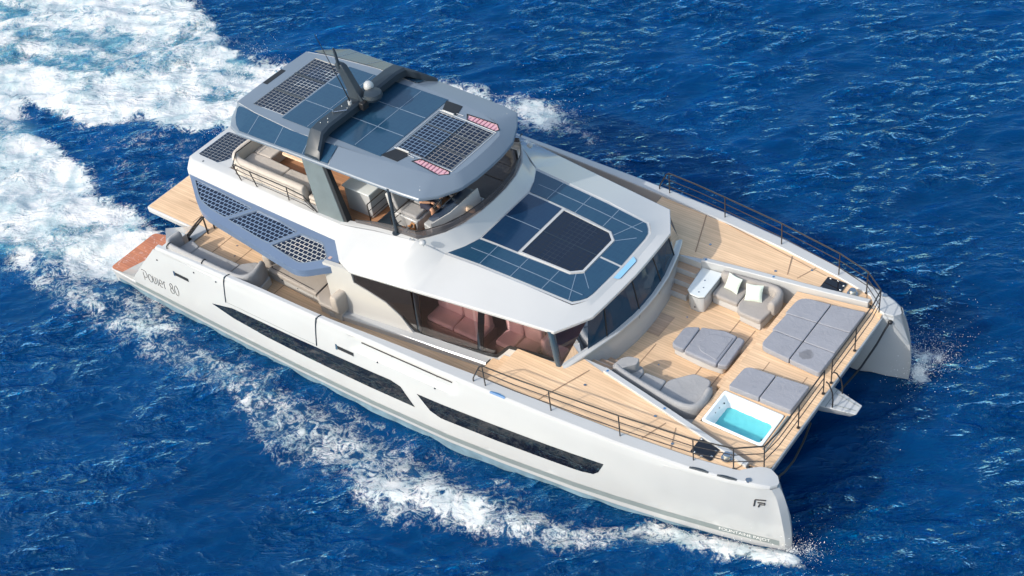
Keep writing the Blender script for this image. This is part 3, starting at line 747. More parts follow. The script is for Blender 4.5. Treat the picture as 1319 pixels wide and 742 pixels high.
t = thing('dash_seat', (4.1, -2.3, 1.62), 'pale pink-lit chair inside the saloon behind the corner post', 'chair')
MB().box(3.85, 4.4, -2.6, -2.05, 1.95, 2.15).build('seat', M['inter_sofa'], t, bevel=.05); MB().box(3.82, 3.96, -2.6, -2.05, 2.1, 2.65).build('backrest', M['inter_sofa'], t, bevel=.05)
MB().cyl((4.12, -2.3, 1.62), .07, .34).build('seat_post', M['charcoal'], t)

# ================================================================== coach roof
# outer lower edge O, mid crease C, inner edge I (solar field); all half outlines, front centre to aft
O_ = [(5.36, 0, 3.67), (5.34, .7, 3.67), (5.30, 1.4, 3.66), (5.24, 1.97, 3.63), (4.95, 2.43, 3.60), (4.63, 2.92, 3.57), (3.09, 3.13, 3.57), (1.48, 3.35, 3.57), (.42, 3.50, 3.57), (-.8, 3.67, 3.57), (-1.93, 3.83, 3.57), (-2.50, 3.62, 3.58), (-3.25, 2.98, 3.62)]
I_ = [(4.90, 0, 3.775), (4.89, .7, 3.775), (4.86, 1.3, 3.775), (4.82, 1.57, 3.775), (4.70, 1.76, 3.775), (4.56, 1.93, 3.775), (3.09, 2.03, 3.93), (1.48, 2.12, 4.02), (.42, 2.20, 4.045), (-.30, 2.50, 4.47), (-1.9, 2.56, 4.22), (-2.6, 2.62, 4.10), (-3.25, 2.68, 4.00)]
def mid(a, b_, t, dz=0): return (a[0] + (b_[0] - a[0]) * t, a[1] + (b_[1] - a[1]) * t, a[2] + (b_[2] - a[2]) * t + dz)
def refine(l, n=4):
    out = []
    for a, c in zip(l[:-1], l[1:]): out += [mid(a, c, k / n) for k in range(n)]
    return out + [l[-1]]
O_, I_ = refine(O_), refine(I_)
rows = []
for o, i in zip(O_, I_):
    tz = .07 if o[0] > 4.7 else .10
    cr = mid(i, o, .34, .03 if o[0] < 4 else .0)
    rows.append([(o[0] - .05, o[1] - .06, o[2] - .03), (o[0], o[1], o[2] - .02), (o[0] + .0, o[1] + .004, o[2] + .045), mid(o, cr, .04, .06), cr, mid(cr, i, .92, .018), i])
def sym_rows(rows): return [[(x, -y, z) for x, y, z in r] for r in rows[::-1]] + rows[1:]
RT = lerp_tab([(.2, 4.05), (.42, 4.045), (1.48, 4.02), (3.09, 3.93), (4.0, 3.85), (4.9, 3.775), (5.3, 3.70)])
roof = MB().grid(sym_rows(rows)).build('coach_roof', M['gel'], Y, smooth=18)
# crown of the roof inside the field edge
rows = []
xs = [.25, .6, 1.0, 1.5, 2.2, 3.0, 3.6, 4.2, 4.56, 4.72, 4.82]
hw = lerp_tab([(.25, 2.22), (.42, 2.2), (1.48, 2.12), (3.09, 2.03), (4.56, 1.93), (4.70, 1.76), (4.82, 1.57), (4.90, 1.2)])
for x in xs + [4.895]:
    rows.append([(x, hw(x) * k / 6, RT(x) - .003) for k in range(-6, 7)])
MB().grid(rows).build('roof_crown', M['gel'], roof, smooth=20)
# ramp from the field to the flybridge coaming
GB = [(.56, 0, 4.47), (.54, .6, 4.47), (.44, 1.25, 4.47), (.22, 1.85, 4.47), (-.06, 2.25, 4.47), (-.30, 2.50, 4.47)]
AE = [(.86, 0), (.86, .6), (.85, 1.24), (.70, 1.7), (.55, 1.98), (.42, 2.2)]
rows = []
for g, a in zip(refine(GB, 3), refine([(x, y, RT(x) + .012) for x, y in AE], 3)):
    rows.append([(g[0] - .10, g[1] * .97, g[2] - .25), (g[0] - .09, g[1] * .975, g[2] - .01), (g[0] - .07, g[1] * .98, g[2]), g, mid(g, a, .12, -.005), mid(g, a, .55, -.05), mid(g, a, .95, -.02), a, (a[0], a[1], a[2] - .06)])
MB().grid(sym_rows(rows)).build('coaming_ramp', M['gel'], roof, smooth=30)
# solar field on the roof
def drape(name, pts, f, dz, mat, parent, breaks, thick=.02):
    bm = bmesh.new(); vs_ = [bm.verts.new((x, y, 0)) for x, y in pts]; bm.faces.new(vs_)
    for bx in breaks: bmesh.ops.bisect_plane(bm, geom=bm.verts[:] + bm.edges[:] + bm.faces[:], plane_co=(bx, 0, 0), plane_no=(1, 0, 0))
    for v in bm.verts: v.co.z = f(v.co.x) + dz
    bmesh.ops.recalc_face_normals(bm, faces=bm.faces)
    if bm.faces[:][0].normal.z < 0: bmesh.ops.reverse_faces(bm, faces=bm.faces)
    geo = bmesh.ops.extrude_face_region(bm, geom=bm.faces[:])
    vv = set(g for g in geo['geom'] if isinstance(g, bmesh.types.BMVert))
    for v in bm.verts:
        if v not in vv: v.co.z -= thick
    bmesh.ops.recalc_face_normals(bm, faces=bm.faces)
    me = bpy.data.meshes.new(name); bm.to_mesh(me); bm.free(); return link(name, me, mat, parent, smooth=0)
RBREAK = [.25, .42, .6, 1.0, 1.48, 1.5, 2.2, 3.0, 3.09, 3.6, 4.0, 4.2, 4.56, 4.72, 4.82]
def roof_patch(name, pts, mat, dz=.014, parent=None, nx=1):
    bm_o = drape(name, pts, RT, dz, mat, parent or roof, RBREAK)
    return bm_o
def dense(pts, step=.4):
    out = []
    for a, c in zip(pts, pts[1:] + pts[:1]):
        n = max(1, int(math.dist(a, c) / step)); out += [(a[0] + (c[0] - a[0]) * k / n, a[1] + (c[1] - a[1]) * k / n) for k in range(n)]
    return out
for sgn in (-1, 1):
    sp = [(.46, 2.13), (.72, 1.66), (.88, 1.22), (2.3, 1.16), (3.86, 1.05), (4.17, .78), (4.17, .04), (4.84, .04), (4.80, 1.3), (4.76, 1.52), (4.65, 1.70), (4.50, 1.86), (3.09, 1.96), (1.48, 2.05)]
    sp = dense([(x, sgn * y) for x, y in sp], .5)
    o = roof_patch('solar_panel', sp, M['solar'])
    # seams between modules
    lines = [[(1.52, 1.2), (1.52, 2.04)], [(2.55, 1.14), (2.55, 1.99)], [(3.55, 1.08), (3.55, 1.92)], [(.9, 1.63), (4.60, 1.50)], [(4.17, .78), (4.6, 1.2)], [(4.0, .93), (4.4, 1.86)]]
    for l in lines:
        (xa, ya), (xb, yb) = l; d = Vector((xb - xa, yb - ya)).normalized(); nx, ny = -d.y * .010, d.x * .010
        drape('panel_seam', [(xa + nx, sgn * (ya + ny)), (xb + nx, sgn * (yb + ny)), (xb - nx, sgn * (yb - ny)), (xa - nx, sgn * (ya - ny))], RT, .020, M['seam_line'], o, RBREAK, .008)
cpan = roof_patch('solar_panel', dense([(.90, -1.13), (.90, 1.13), (2.12, 1.08), (2.12, -1.08)], .3), M['solar_dark'])
for l in ([(.9, 0), (2.12, 0)], ):
    (xa, ya), (xb, yb) = l; drape('panel_seam', [(xa, -.01), (xb, -.01), (xb, .01), (xa, .01)], RT, .020, M['seam_line'], cpan, RBREAK, .008)
# opening skylight
pts = [(2.24, -1.04), (3.83, -.95), (4.08, -.72), (4.08, .72), (3.83, .95), (2.24, 1.04)]
fr_ = []
b = MB()
op, ip = [(2.17, -1.10), (3.87, -1.0), (4.15, -.75), (4.15, .75), (3.87, 1.0), (2.17, 1.10)], pts
rows = [[(a[0], a[1], RT(a[0]) + .0) for a in op], [(a[0], a[1], RT(a[0]) + .035) for a in op], [(a[0], a[1], RT(a[0]) + .035) for a in ip], [(a[0], a[1], RT(a[0]) + .012) for a in ip]]
b.grid(rows, closed=True); sk = b.build('skylight_frame', M['gel'], roof, smooth=0)
MB().add([(x, y, RT(x) + .014) for x, y in pts], [tuple(range(6))]).build('skylight', M['cells_roof'], sk, smooth=0)
MB().add([(x, y, RT(x) + .004) for x, y in pts], [tuple(range(6))]).build('skylight_base', M['black'], sk, smooth=0)
b = MB(); b.add([(2.26, -.016, RT(2.26) + .02), (4.06, -.016, RT(4.06) + .02), (4.06, .016, RT(4.06) + .02), (2.26, .016, RT(2.26) + .02)], [(0, 1, 2, 3)]); b.build('skylight_bar', M['charcoal'], sk)
# recessed gloss lid at the front edge of the roof
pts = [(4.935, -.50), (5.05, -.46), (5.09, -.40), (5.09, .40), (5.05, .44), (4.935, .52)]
MB().add([(x, y, 3.775 + (4.935 - x) * .16 + .018) for x, y in pts], [tuple(range(6))]).build('light_recess', M['sky_gloss'], roof, smooth=0)

# ================================================================== flybridge
# side wings with staggered cell windows
def wing_z(x, y):   # upper inner edge 3.62 falling to 3.36 at the outer edge
    return 3.62 - .24 * np.clip((abs(y) - 2.9) / 1.2, 0, 1.2)
for sgn in (-1, 1):
    U = [(-9.74, 2.84), (-7.0, 2.90), (-5.0, 2.93), (-3.20, 2.95)]
    out = fillet([(-9.74, 2.84), (-8.55, 3.68), (-8.0, 3.93), (-3.55, 4.38), (-2.50, 3.66), (-3.16, 2.95)], [0, .5, .4, .35, .1, 0], 5)
    pts = [(x, sgn * y) for x, y in out]
    # frame with three openings: build as polygon with holes through triangle fill
    holes = [fillet([(-9.32, 2.97), (-8.55, 3.52), (-7.9, 3.66), (-7.22, 3.72), (-6.65, 3.10), (-8.95, 2.97)], [.05, .25, .15, .06, .04, .04], 4),
             fillet([(-7.05, 3.74), (-6.40, 3.10), (-5.55, 3.12), (-4.62, 3.22), (-5.15, 3.92), (-5.9, 3.86)], [.04, .05, .05, .05, .08, .1], 4),
             fillet([(-5.0, 3.94), (-4.42, 3.24), (-3.55, 3.22), (-3.02, 3.62), (-3.7, 4.10)], [.04, .05, .12, .08, .2], 4)]
    def fill(loop, hs, zf):
        bm = bmesh.new()
        for lp in [loop] + hs:
            vs_ = [bm.verts.new((x, sgn * y, zf(x, y))) for x, y in lp]
            for a, c in zip(vs_, vs_[1:] + vs_[:1]): bm.edges.new((a, c))
        bmesh.ops.triangle_fill(bm, use_beauty=True, edges=bm.edges[:])
        return bm
    zf = lambda x, y: float(wing_z(x, y))
    bm = fill(out, holes, zf)
    geo = bmesh.ops.extrude_face_region(bm, geom=bm.faces[:])
    for v in [g for g in geo['geom'] if isinstance(g, bmesh.types.BMVert)]: v.co.z -= .24
    bmesh.ops.recalc_face_normals(bm, faces=bm.faces)
    me = bpy.data.meshes.new('side_wing'); bm.to_mesh(me); bm.free()
    wg = link('side_wing', me, M['wing'], Y, smooth=25)
    for hl in holes:
        MB().add([(x, sgn * y, zf(x, y) - .045) for x, y in hl], [tuple(range(len(hl)))]).build('wing_window', M['cells_wing'], wg, smooth=0)
    # pale raised trim along the inner rim of the windows
    for i, hl in enumerate(holes):
        m = inset(hl, -.035)
        rows = [[(x, sgn * y, zf(x, y) + .002) for x, y in m], [(x, sgn * y, zf(x, y) + .006) for x, y in inset(hl, -.012)], [(x, sgn * y, zf(x, y) - .03) for x, y in hl]]
        MB().grid(rows, closed=True).build('window_trim', M['grey'], wg)
    # white side of the flybridge above the wing, from wing edge up to the rail base
    A = [(-9.98, 2.70, 3.62), (-9.75, 2.86, 3.63), (-7.0, 2.93, 3.62), (-5.0, 2.96, 3.62), (-3.25, 3.70, 3.57)]
    Bp = [(-10.05, 2.42, 3.90), (-9.80, 2.52, 3.93), (-7.0, 2.62, 3.97), (-5.0, 2.66, 3.98), (-3.25, 2.68, 4.00)]
    A[-1] = (-3.25, 2.98, 3.61)
    rows = []
    for a, c in zip(refine(A, 3), refine(Bp, 3)):
        rows.append([(a[0], sgn * a[1], a[2] - .20), (a[0], sgn * a[1], a[2] + .01), tuple(np.array(mid(a, c, .5, .02)) * (1, sgn, 1)), (c[0], sgn * c[1], c[2]), (c[0] + .03, sgn * (c[1] - .04), c[2] + .012), (c[0] + .05, sgn * (c[1] - .30), c[2] + .012), (c[0] + .05, sgn * (c[1] - .31), 3.7)])
    MB().grid(rows).build('flybridge_side', M['gel'], Y, smooth=30)
# slab of the flybridge deck
p = fillet([(-10.10, -2.44), (-3.0, -2.66), (-.3, -2.35), (.38, -1.2), (.46, 0), (.38, 1.2), (-.3, 2.35), (-3.0, 2.66), (-10.10, 2.44)], [.15, 0, .3, .3, 0, .3, .3, 0, .15], 4)
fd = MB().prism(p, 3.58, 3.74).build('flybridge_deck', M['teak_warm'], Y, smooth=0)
b = MB(); b.prism([(-10.08, -2.42), (-8.35, -2.5), (-8.35, 2.5), (-10.08, 2.42)], 3.55, [3.905, 3.955, 3.955, 3.905]); ad = b.build('aft_deck', M['gel'], Y, bevel=.03)
b = MB(); rows = [[(-10.05, y, 3.90), (-10.10, y, 3.87), (-10.0, y, 3.58), (-9.4, y, 3.50)] for y in np.linspace(-2.44, 2.44, 8)]; b.grid(rows); b.build('deck_fascia', M['gel'], Y)
for sgn in (-1, 1):
    q = fillet([(-9.85, sgn * 2.26), (-9.85, sgn * .86), (-8.72, sgn * .86), (-8.72, sgn * 1.92), (-8.95, sgn * 2.24)], [.05, .05, .05, .15, .15], 4)
    MB().add([(x, y, 3.905 + (x + 10.08) / 1.73 * .05 + .006) for x, y in q], [tuple(range(len(q)))]).build('skylight', M['cells'], ad, smooth=0)
    MB().add([(x, y, 3.905 + (x + 10.08) / 1.73 * .05 + .003) for x, y in inset(q, -.03)], [tuple(range(len(q)))]).build('skylight_base', M['solar_dark'], ad, smooth=0)
b = MB(); b.cyl((-9.4, -2.42, 3.93), .035, .02, 10); b.build('skin_fitting', M['charcoal'], ad)
# glass coaming round the forward flybridge
gl = refine(GB, 3); rows = []
lf_ = [(-2.75, 2.46, 4.10, .10), (-1.9, 2.43, 4.24, .20), (-1.0, 2.42, 4.36, .27)]
half = [((g[0] - .03, g[1] * .985, g[2]), (g[0] - .03, g[1] * .985, g[2] + .28)) for g in gl] + [((x, y, z), (x, y, z + h)) for x, y, z, h in lf_[::-1]]
rows = [[a, c] for a, c in half]
full = sym_rows(rows)
gc = MB().grid(full).build('coaming_glass', M['coaming_glass'], Y, smooth=40)
b = MB(); b.tube([r[1] for r in full], .016, 6); b.build('glass_trim', M['rail'], gc)
# inner lining of the coaming
rows = [[(a[0] - .02, a[1] * .985, a[2] + .01), (a[0] - .08, a[1] * .96, a[2] - .02), (a[0] - .10, a[1] * .955, 3.72)] for a, c in half]
MB().grid(sym_rows(rows)).build('coaming_lining', M['gel'], Y, smooth=30)
# side coaming top from the glass back to the pillar
for sgn in (-1, 1):
    T = [(-.30, 2.50, 4.47), (-1.0, 2.53, 4.36), (-1.9, 2.56, 4.23), (-2.6, 2.62, 4.11), (-3.25, 2.68, 4.01)]
    rows = [[(x, sgn * y, z), (x, sgn * (y - .03), z + .015), (x, sgn * (y - .22), z + .015), (x, sgn * (y - .24), z), (x, sgn * (y - .24), 3.7)] for x, y, z in T]
    MB().grid(rows).build('coaming_top', M['gel'], Y, smooth=30)
    # antenna dish and small nozzle on the coaming in front of the glass
    b = MB(); b.cyl((-.02, sgn * 2.56, 4.42), .015, .10, 8); b.ball((-.02, sgn * 2.56, 4.55), .10, 14, 8, sz=.75); b.build('satellite_dome', M['gel'], Y)
    b = MB(); b.tube([(-.48, sgn * 2.58, 4.47), (-.48, sgn * 2.58, 4.52), (-.38, sgn * 2.60, 4.52)], .022, 8); b.build('horn', M['steel'], Y)
    # grey pillar under the hardtop with a black leading edge
    b = MB(); y0, y1 = 2.58, 2.34
    b.hexa([(-4.18, sgn * y1, 3.95), (-3.12, sgn * y1, 3.98), (-3.12, sgn * y0, 3.98), (-4.18, sgn * y0, 3.95), (-4.72, sgn * 2.1, 5.9), (-3.92, sgn * 2.1, 5.9), (-3.92, sgn * 2.26, 5.9), (-4.72, sgn * 2.26, 5.9)])
    pl = b.build('pillar', M['pillar'], Y, bevel=.02)
    b = MB(); b.hexa([(-3.14, sgn * (y1 + .02), 3.98), (-2.98, sgn * (y1 + .02), 3.98), (-2.98, sgn * (y0 - .02), 3.98), (-3.14, sgn * (y0 - .02), 3.98), (-3.94, sgn * 2.12, 5.9), (-3.78, sgn * 2.12, 5.9), (-3.78, sgn * 2.24, 5.9), (-3.94, sgn * 2.24, 5.9)])
    b.build('pillar_edge', M['black'], pl)
    b = MB(); b.tube([(-1.12, sgn * 2.44, 4.36), (-1.12, sgn * 2.44, 4.7), (-1.16, sgn * 2.36, 5.9)], .05, 10); b.cyl((-1.12, sgn * 2.44, 4.36), .13, .02, 14); b.build('hardtop_post', M['charcoal'], Y)
    # aft guard rail with leaning stanchions
    b = MB()
    top = [(-8.02, 1.40, 4.55), (-8.02, 2.10, 4.55), (-7.66, 2.57, 4.55), (-6.9, 2.60, 4.56), (-5.32, 2.62, 4.56), (-4.62, 2.62, 4.50), (-4.20, 2.60, 4.02)]
    b.tube([(x, sgn * y, z) for x, y, z in top], .02, 8)
    for f in (.35, .68): b.tube([(x, sgn * (y - .0), 3.98 + (z - 3.98) * f) for x, y, z in top[1:-1]] + [(-4.3, sgn * 2.62, 3.98 + .2 * f)], .012, 6)
    for xt, xb in ((-6.91, -6.80), (-5.34, -5.42), (-7.66, -7.5)): b.tube([(xt, sgn * 2.60, 4.55), (xb, sgn * 2.56, 3.97)], .019, 8)
    b.build('guard_rail', M['rail'], Y)

# ================================================================== hardtop
L_ = [(.62, 0, 5.72), (.60, .6, 5.72), (.52, 1.2, 5.73), (.20, 1.85, 5.77), (-.12, 2.30, 5.86), (-.7, 2.37, 5.89), (-1.72, 2.41, 5.90), (-2.7, 2.44, 5.92), (-3.39, 2.46, 5.93), (-5.1, 2.51, 5.95), (-6.96, 2.56, 5.94), (-7.5, 2.36, 5.90), (-7.85, 2.0, 5.84), (-8.02, 1.55, 5.95), (-8.06, .8, 6.0), (-8.06, 0, 6.0)]
T_ = [(.30, 0, 6.02), (.29, .5, 6.02), (.25, .98, 6.02), (.02, 1.25, 6.05), (-.25, 1.42, 6.08), (-.7, 1.5, 6.10), (-1.72, 1.62, 6.14), (-2.7, 1.72, 6.15), (-3.39, 1.76, 6.15), (-5.1, 1.86, 6.15), (-6.9, 1.72, 6.15), (-7.3, 1.67, 6.15), (-7.6, 1.62, 6.15), (-7.92, 1.56, 6.15), (-7.95, .8, 6.16), (-7.95, 0, 6.16)]
HT = lerp_tab([(-8, 6.16), (-3.4, 6.16), (-1.7, 6.14), (-.7, 6.10), (.3, 6.02)])
L_, T_ = refine(L_, 3), refine(T_, 3)
rows = []
for l, t in zip(L_, T_):
    ins = (l[0] * .985 - .05, l[1] * .96, l[2] - .08)
    rows.append([(l[0] * .9 - .3, l[1] * .8, 5.86), ins, (l[0], l[1], l[2] - .07), (l[0], l[1] + .004, l[2] - .012), mid(l, t, .03, .012), mid(l, t, .97, .004), t])
ht = MB().grid(sym_rows(rows)).build('hardtop', M['grey'], Y, smooth=22)
# underside
b = MB(); p = [(l[0] * .9 - .3, l[1] * .8) for l in L_]; p = p + [(x, -y) for x, y in p[::-1]][1:-1]
n = len(p)
# deck of the hardtop with openings for the skylights
tp = [(t[0], t[1]) for t in T_]; tp = tp[:-1] + [(x, -y) for x, y in tp[::-1]][:-1]
tp = [q for i, q in enumerate(tp) if i == 0 or math.dist(q, tp[i - 1]) > 1e-4]
SKF = [(-1.93, -.97), (.04, -.97), (.04, .97), (-1.93, .97)]
SKA = [(-7.38, -1.40), (-6.10, -1.40), (-6.10, 1.40), (-7.38, 1.40)]
PK = [[(-1.12, s * 1.26), (-.98, s * 1.07), (.02, s * 1.07), (.08, s * 1.16), (-.12, s * 1.34)] for s in (-1, 1)]
bm = bmesh.new()
for lp in [tp, SKF, SKA] + PK:
    vs_ = [bm.verts.new((x, y, HT(x))) for x, y in lp]
    for a, c in zip(vs_, vs_[1:] + vs_[:1]): bm.edges.new((a, c))
bmesh.ops.triangle_fill(bm, use_beauty=True, edges=bm.edges[:])
bmesh.ops.recalc_face_normals(bm, faces=bm.faces)
me = bpy.data.meshes.new('hardtop_deck'); bm.to_mesh(me); bm.free()
hd = link('hardtop_deck', me, M['grey'], ht, smooth=0)
bm = bmesh.new()
for lp in [p, SKF, SKA] + PK:
    vs_ = [bm.verts.new((x, y, 5.86)) for x, y in lp]
    for a, c in zip(vs_, vs_[1:] + vs_[:1]): bm.edges.new((a, c))
bmesh.ops.triangle_fill(bm, use_beauty=True, edges=bm.edges[:])
me = bpy.data.meshes.new('hardtop_lining'); bm.to_mesh(me); bm.free()
link('hardtop_lining', me, M['gel_cream'], ht, smooth=0)
for lp in [SKF, SKA] + PK:
    MB().grid([[(x, y, HT(x)) for x, y in lp], [(x, y, 5.86) for x, y in lp]], closed=True).build('skylight_well', M['gel_cream'], ht, smooth=0)
def ht_patch(name, pts, mat, dz, parent=ht):
    return drape(name, pts, HT, dz, mat, parent, [-3.4, -1.7, -.7], .012)
def pane(x0, x1, y0, y1, dz, mat='cells'):
    return MB().add([(x0, y0, HT(x0) + dz), (x1, y0, HT(x1) + dz), (x1, y1, HT(x1) + dz), (x0, y1, HT(x0) + dz)], [(0, 1, 2, 3)]).build('skylight', M[mat], ht, smooth=0)
for i in range(2):
    for j in range(3):
        x0 = -1.93 + i * .985; y0 = -.97 + j * .6467; pane(x0 + .015, x0 + .97, y0 + .015, y0 + .632, -.01)
for j in range(3):
    y0 = -1.40 + j * .9333; pane(-7.365, -6.115, y0 + .02, y0 + .913, -.01)
b = MB(); b.tube([(-1.93, -.3233, HT(-1.93) - .01), (-.94, -.3233, HT(-.94) - .01), (.04, -.3233, HT(.04) - .01)], .018, 6); b.build('skylight_bar', M['charcoal'], ht)
b = MB(); b.tube([(-1.93, .3233, HT(-1.93) - .01), (-.94, .3233, HT(-.94) - .01), (.04, .3233, HT(.04) - .01)], .018, 6); b.build('skylight_bar', M['charcoal'], ht)
b = MB(); b.tube([(-.945, -.97, HT(-.94) - .01), (-.945, .97, HT(-.94) - .01)], .02, 6); b.build('skylight_bar', M['charcoal'], ht)
for y in (-.4667, .4667): MB().tube([(-7.38, y, 6.15), (-6.1, y, 6.15)], .035, 6).build('skylight_bar', M['charcoal'], ht)
for x0, x1, y0, y1 in ((-2.0, .09, -1.03, 1.03),):
    for q in ([(x0, y0, HT(x0) + .006), (x1, y0, HT(x1) + .006)], [(x1, y0, HT(x1) + .006), (x1, y1, HT(x1) + .006)], [(x0, y1, HT(x0) + .006), (x1, y1, HT(x1) + .006)], [(x0, y0, HT(x0) + .006), (x0, y1, HT(x0) + .006)]):
        MB().tube(q, .014, 5).build('skylight_frame', M['gel'], ht)
# solar panels of the hardtop: between the skylights, and on the sloping sides aft
ht_patch('solar_panel', [(-6.02, -1.52), (-2.08, -1.56), (-2.08, 1.56), (-6.02, 1.52)], M['solar'], .014)
for xa, ya, xb, yb in ((-5.0, -1.5, -5.0, 1.5), (-3.1, -1.5, -3.1, 1.5), (-6.0, -.5, -2.1, -.5), (-6.0, .5, -2.1, .5)):
    d = Vector((xb - xa, yb - ya)).normalized(); nx, ny = -d.y * .010, d.x * .010
    drape('panel_seam', [(xa + nx, ya + ny), (xb + nx, yb + ny), (xb - nx, yb - ny), (xa - nx, ya - ny)], HT, .020, M['seam_line'], ht, [-3.4, -1.7, -.7], .008)
def side_pt(x, f):
    ly = float(np.interp(x, [-7.5, -6.96, -3.39, -1.7], [2.36, 2.56, 2.46, 2.41])); lz = 5.935
    ty = float(np.interp(x, [-7.9, -7.3, -6.9, -5.1, -3.39], [1.56, 1.67, 1.72, 1.86, 1.76])); tz = 6.15
    return ty + (ly - ty) * f, tz + (lz - tz) * f
for sgn in (-1, 1):
    rows = []
    for x, f0, f1 in [(-7.70, .12, .25), (-7.5, .08, .62), (-7.25, .06, .82), (-6.96, .05, .90), (-6.2, .05, .91), (-5.4, .05, .91), (-4.6, .05, .91), (-3.95, .05, .91), (-3.52, .05, .91)]:
        q = [side_pt(x, f0 + (f1 - f0) * k / 4) for k in range(5)]
        rows.append([(x + (.10 * k / 4 if x > -4 else 0), sgn * a, c + .034) for k, (a, c) in enumerate(q)])
    o = MB().grid(rows).build('solar_panel', M['solar'], ht, smooth=0)
    for x in (-6.75, -5.65, -4.55):
        y0, z0 = side_pt(x, .05); y1, z1 = side_pt(x + .15, .90)
        MB().add([(x - .01, sgn * y0, z0 + .039), (x + .01, sgn * y0, z0 + .039), (x + .16, sgn * y1, z1 + .039), (x + .14, sgn * y1, z1 + .039)], [(0, 1, 2, 3)]).build('panel_seam', M['seam_line'], o)
    # bright crease trim along the flank
    pts = []
    for x in (-7.85, -7.0, -6.0, -5.1, -4.5, -3.8):
        y, z = side_pt(x, 0); pts.append((x, sgn * y, z + .004))
    MB().tube(pts, .012, 5).build('crease_trim', M['gel'], ht)
    pts = [side_pt(-3.65, 0), side_pt(-3.4, .95)]
    MB().tube([(-3.66, sgn * pts[0][0], pts[0][1] + .004), (-3.36, sgn * pts[1][0], pts[1][1] + .006)], .012, 5).build('crease_trim', M['gel'], ht)
    # black vent lids beside the front skylight and the pink slatted skylights
    ht_patch('vent_lid', [(-2.12, sgn * 1.50), (-1.92, sgn * 1.07), (-1.38, sgn * 1.07), (-1.50, sgn * 1.50)], M['black'], .014)
    b = MB(); b.tube([(-1.88, sgn * 1.03, HT(-1.88) + .03), (-1.45, sgn * 1.03, HT(-1.45) + .03)], .03, 6); b.build('lid_hinge', M['gel'], ht)
    b = MB(); b.tube([(-1.42, sgn * 1.12, HT(-1.4) + .02), (-1.18, sgn * 1.14, HT(-1.18) + .02)], .012, 5); b.build('lid_latch', M['steel'], ht)
    pk = PK[0 if sgn < 0 else 1]
    po = MB().add([(x, y, HT(x) - .012) for x, y in pk], [tuple(range(len(pk)))]).build('slatted_skylight', M['pink_glass'], ht, smooth=0)
    rows = [[(x, y, HT(x) + .010) for x, y in inset(pk, -.03)], [(x, y, HT(x) + .012) for x, y in pk], [(x, y, HT(x) - .02) for x, y in pk]]
    MB().grid(rows, closed=True).build('skylight_rim', M['black'], po)
    for k in range(8):
        x = -.98 + k * .13
        y0, y1 = (1.09, 1.30 if x < -.15 else 1.22)
        if k == 0: y1 = 1.2
        MB().box(x, x + .022, *sorted((sgn * y0, sgn * y1)), HT(x) - .03, HT(x) + .002).build('slat', M['slat'], po, smooth=0)
    for x, y in ((-.35, 1.92), (-.45, 2.0), (-.28, 2.02)):
        zz = 6.05 - (y - 1.45) * .22 + .02
        b = MB(); b.ball((x, sgn * y, zz - .015), .028, 8, 6); b.build('rivet', M['gel'], ht)
b = MB(); b.prism([(-7.93, -.42), (-7.74, -.42), (-7.74, .42), (-7.93, .42)], 6.15, 6.168); b.build('air_slot', M['black'], ht, smooth=0)
# mast arch across the hardtop with its tower
b = MB()
def beam(path, hw_, parent, name, mat):
    rows = []
    for x, y, z, wx, hz in path:
        rows.append([(x - wx, y, z - hz), (x + wx, y, z - hz), (x + wx, y, z + hz * .55), (x + wx * .72, y, z + hz), (x - wx * .72, y, z + hz), (x - wx, y, z + hz * .55)])
    b = MB().grid(rows, closed=True); n = 6
    b.f += [tuple(range(n)), tuple(len(b.v) - n + k for k in range(n))]; b.mi += [0, 0]
    return b.build(name, mat, parent, smooth=25)
arch = beam([(-4.0, -2.42, 5.98, .30, .10), (-4.02, -2.30, 6.12, .28, .14), (-4.20, -1.85, 6.40, .27, .15), (-4.24, -1.5, 6.44, .26, .13), (-4.22, 0, 6.44, .26, .13), (-4.24, 1.5, 6.44, .26, .13), (-4.20, 1.85, 6.40, .27, .15), (-3.75, 2.1, 6.22, .22, .14), (-3.45, 2.40, 5.98, .25, .10)], 0, ht, 'mast_arch', M['charcoal'])
b = MB(); rows = []
for x, z, wx, wy in ((-4.15, 6.52, .30, .14), (-4.30, 6.85, .20, .11), (-4.52, 7.35, .17, .10), (-4.62, 7.55, .16, .10), (-4.66, 7.62, .12, .08)):
    rows.append([(x - wx, -.02 - wy, z), (x + wx, -.02 - wy, z), (x + wx, -.02 + wy, z), (x - wx, -.02 + wy, z)])
b.grid(rows, closed=True); b.f.append((len(b.v) - 4, len(b.v) - 3, len(b.v) - 2, len(b.v) - 1)); b.mi.append(0)
mt = b.build('mast_tower', M['charcoal'], ht, bevel=.02)
b = MB(); b.tube([(-4.62, -.1, 7.5), (-4.66, -.1, 8.0), (-4.7, -.1, 8.15)], [.05, .045, .03], 8); b.build('light_stub', M['charcoal'], ht)
b = MB(); b.tube([(-4.15, -.42, 6.5), (-4.15, -.42, 6.75), (-4.30, -.46, 7.3), (-4.75, -.6, 8.9)], [.03, .022, .014, .008], 6); an = b.build('whip_antenna', M['black'], ht)
b = MB(); b.cyl((-4.15, -.42, 6.52), .06, .16, 10); b.build('antenna_base', M['gel'], an)
b = MB(); b.box(-4.05, -3.62, -.10, .10, 6.60, 6.66); b.build('radar_bracket', M['charcoal'], ht, bevel=.01)
b = MB(); b.cyl((-3.66, .10, 6.62), .24, .10, 24, r2=.29); b.cyl((-3.66, .10, 6.72), .29, .10, 24, r2=.26); b.cyl((-3.66, .10, 6.82), .26, .03, 24, r2=.18); b.build('radar_dome', M['charcoal'], ht)
b = MB(); b.cyl((-3.95, .26, 6.56), .05, .18, 10); b.ball((-3.95, .26, 6.86), .16, 14, 10); b.build('satellite_dome', M['gel'], ht)
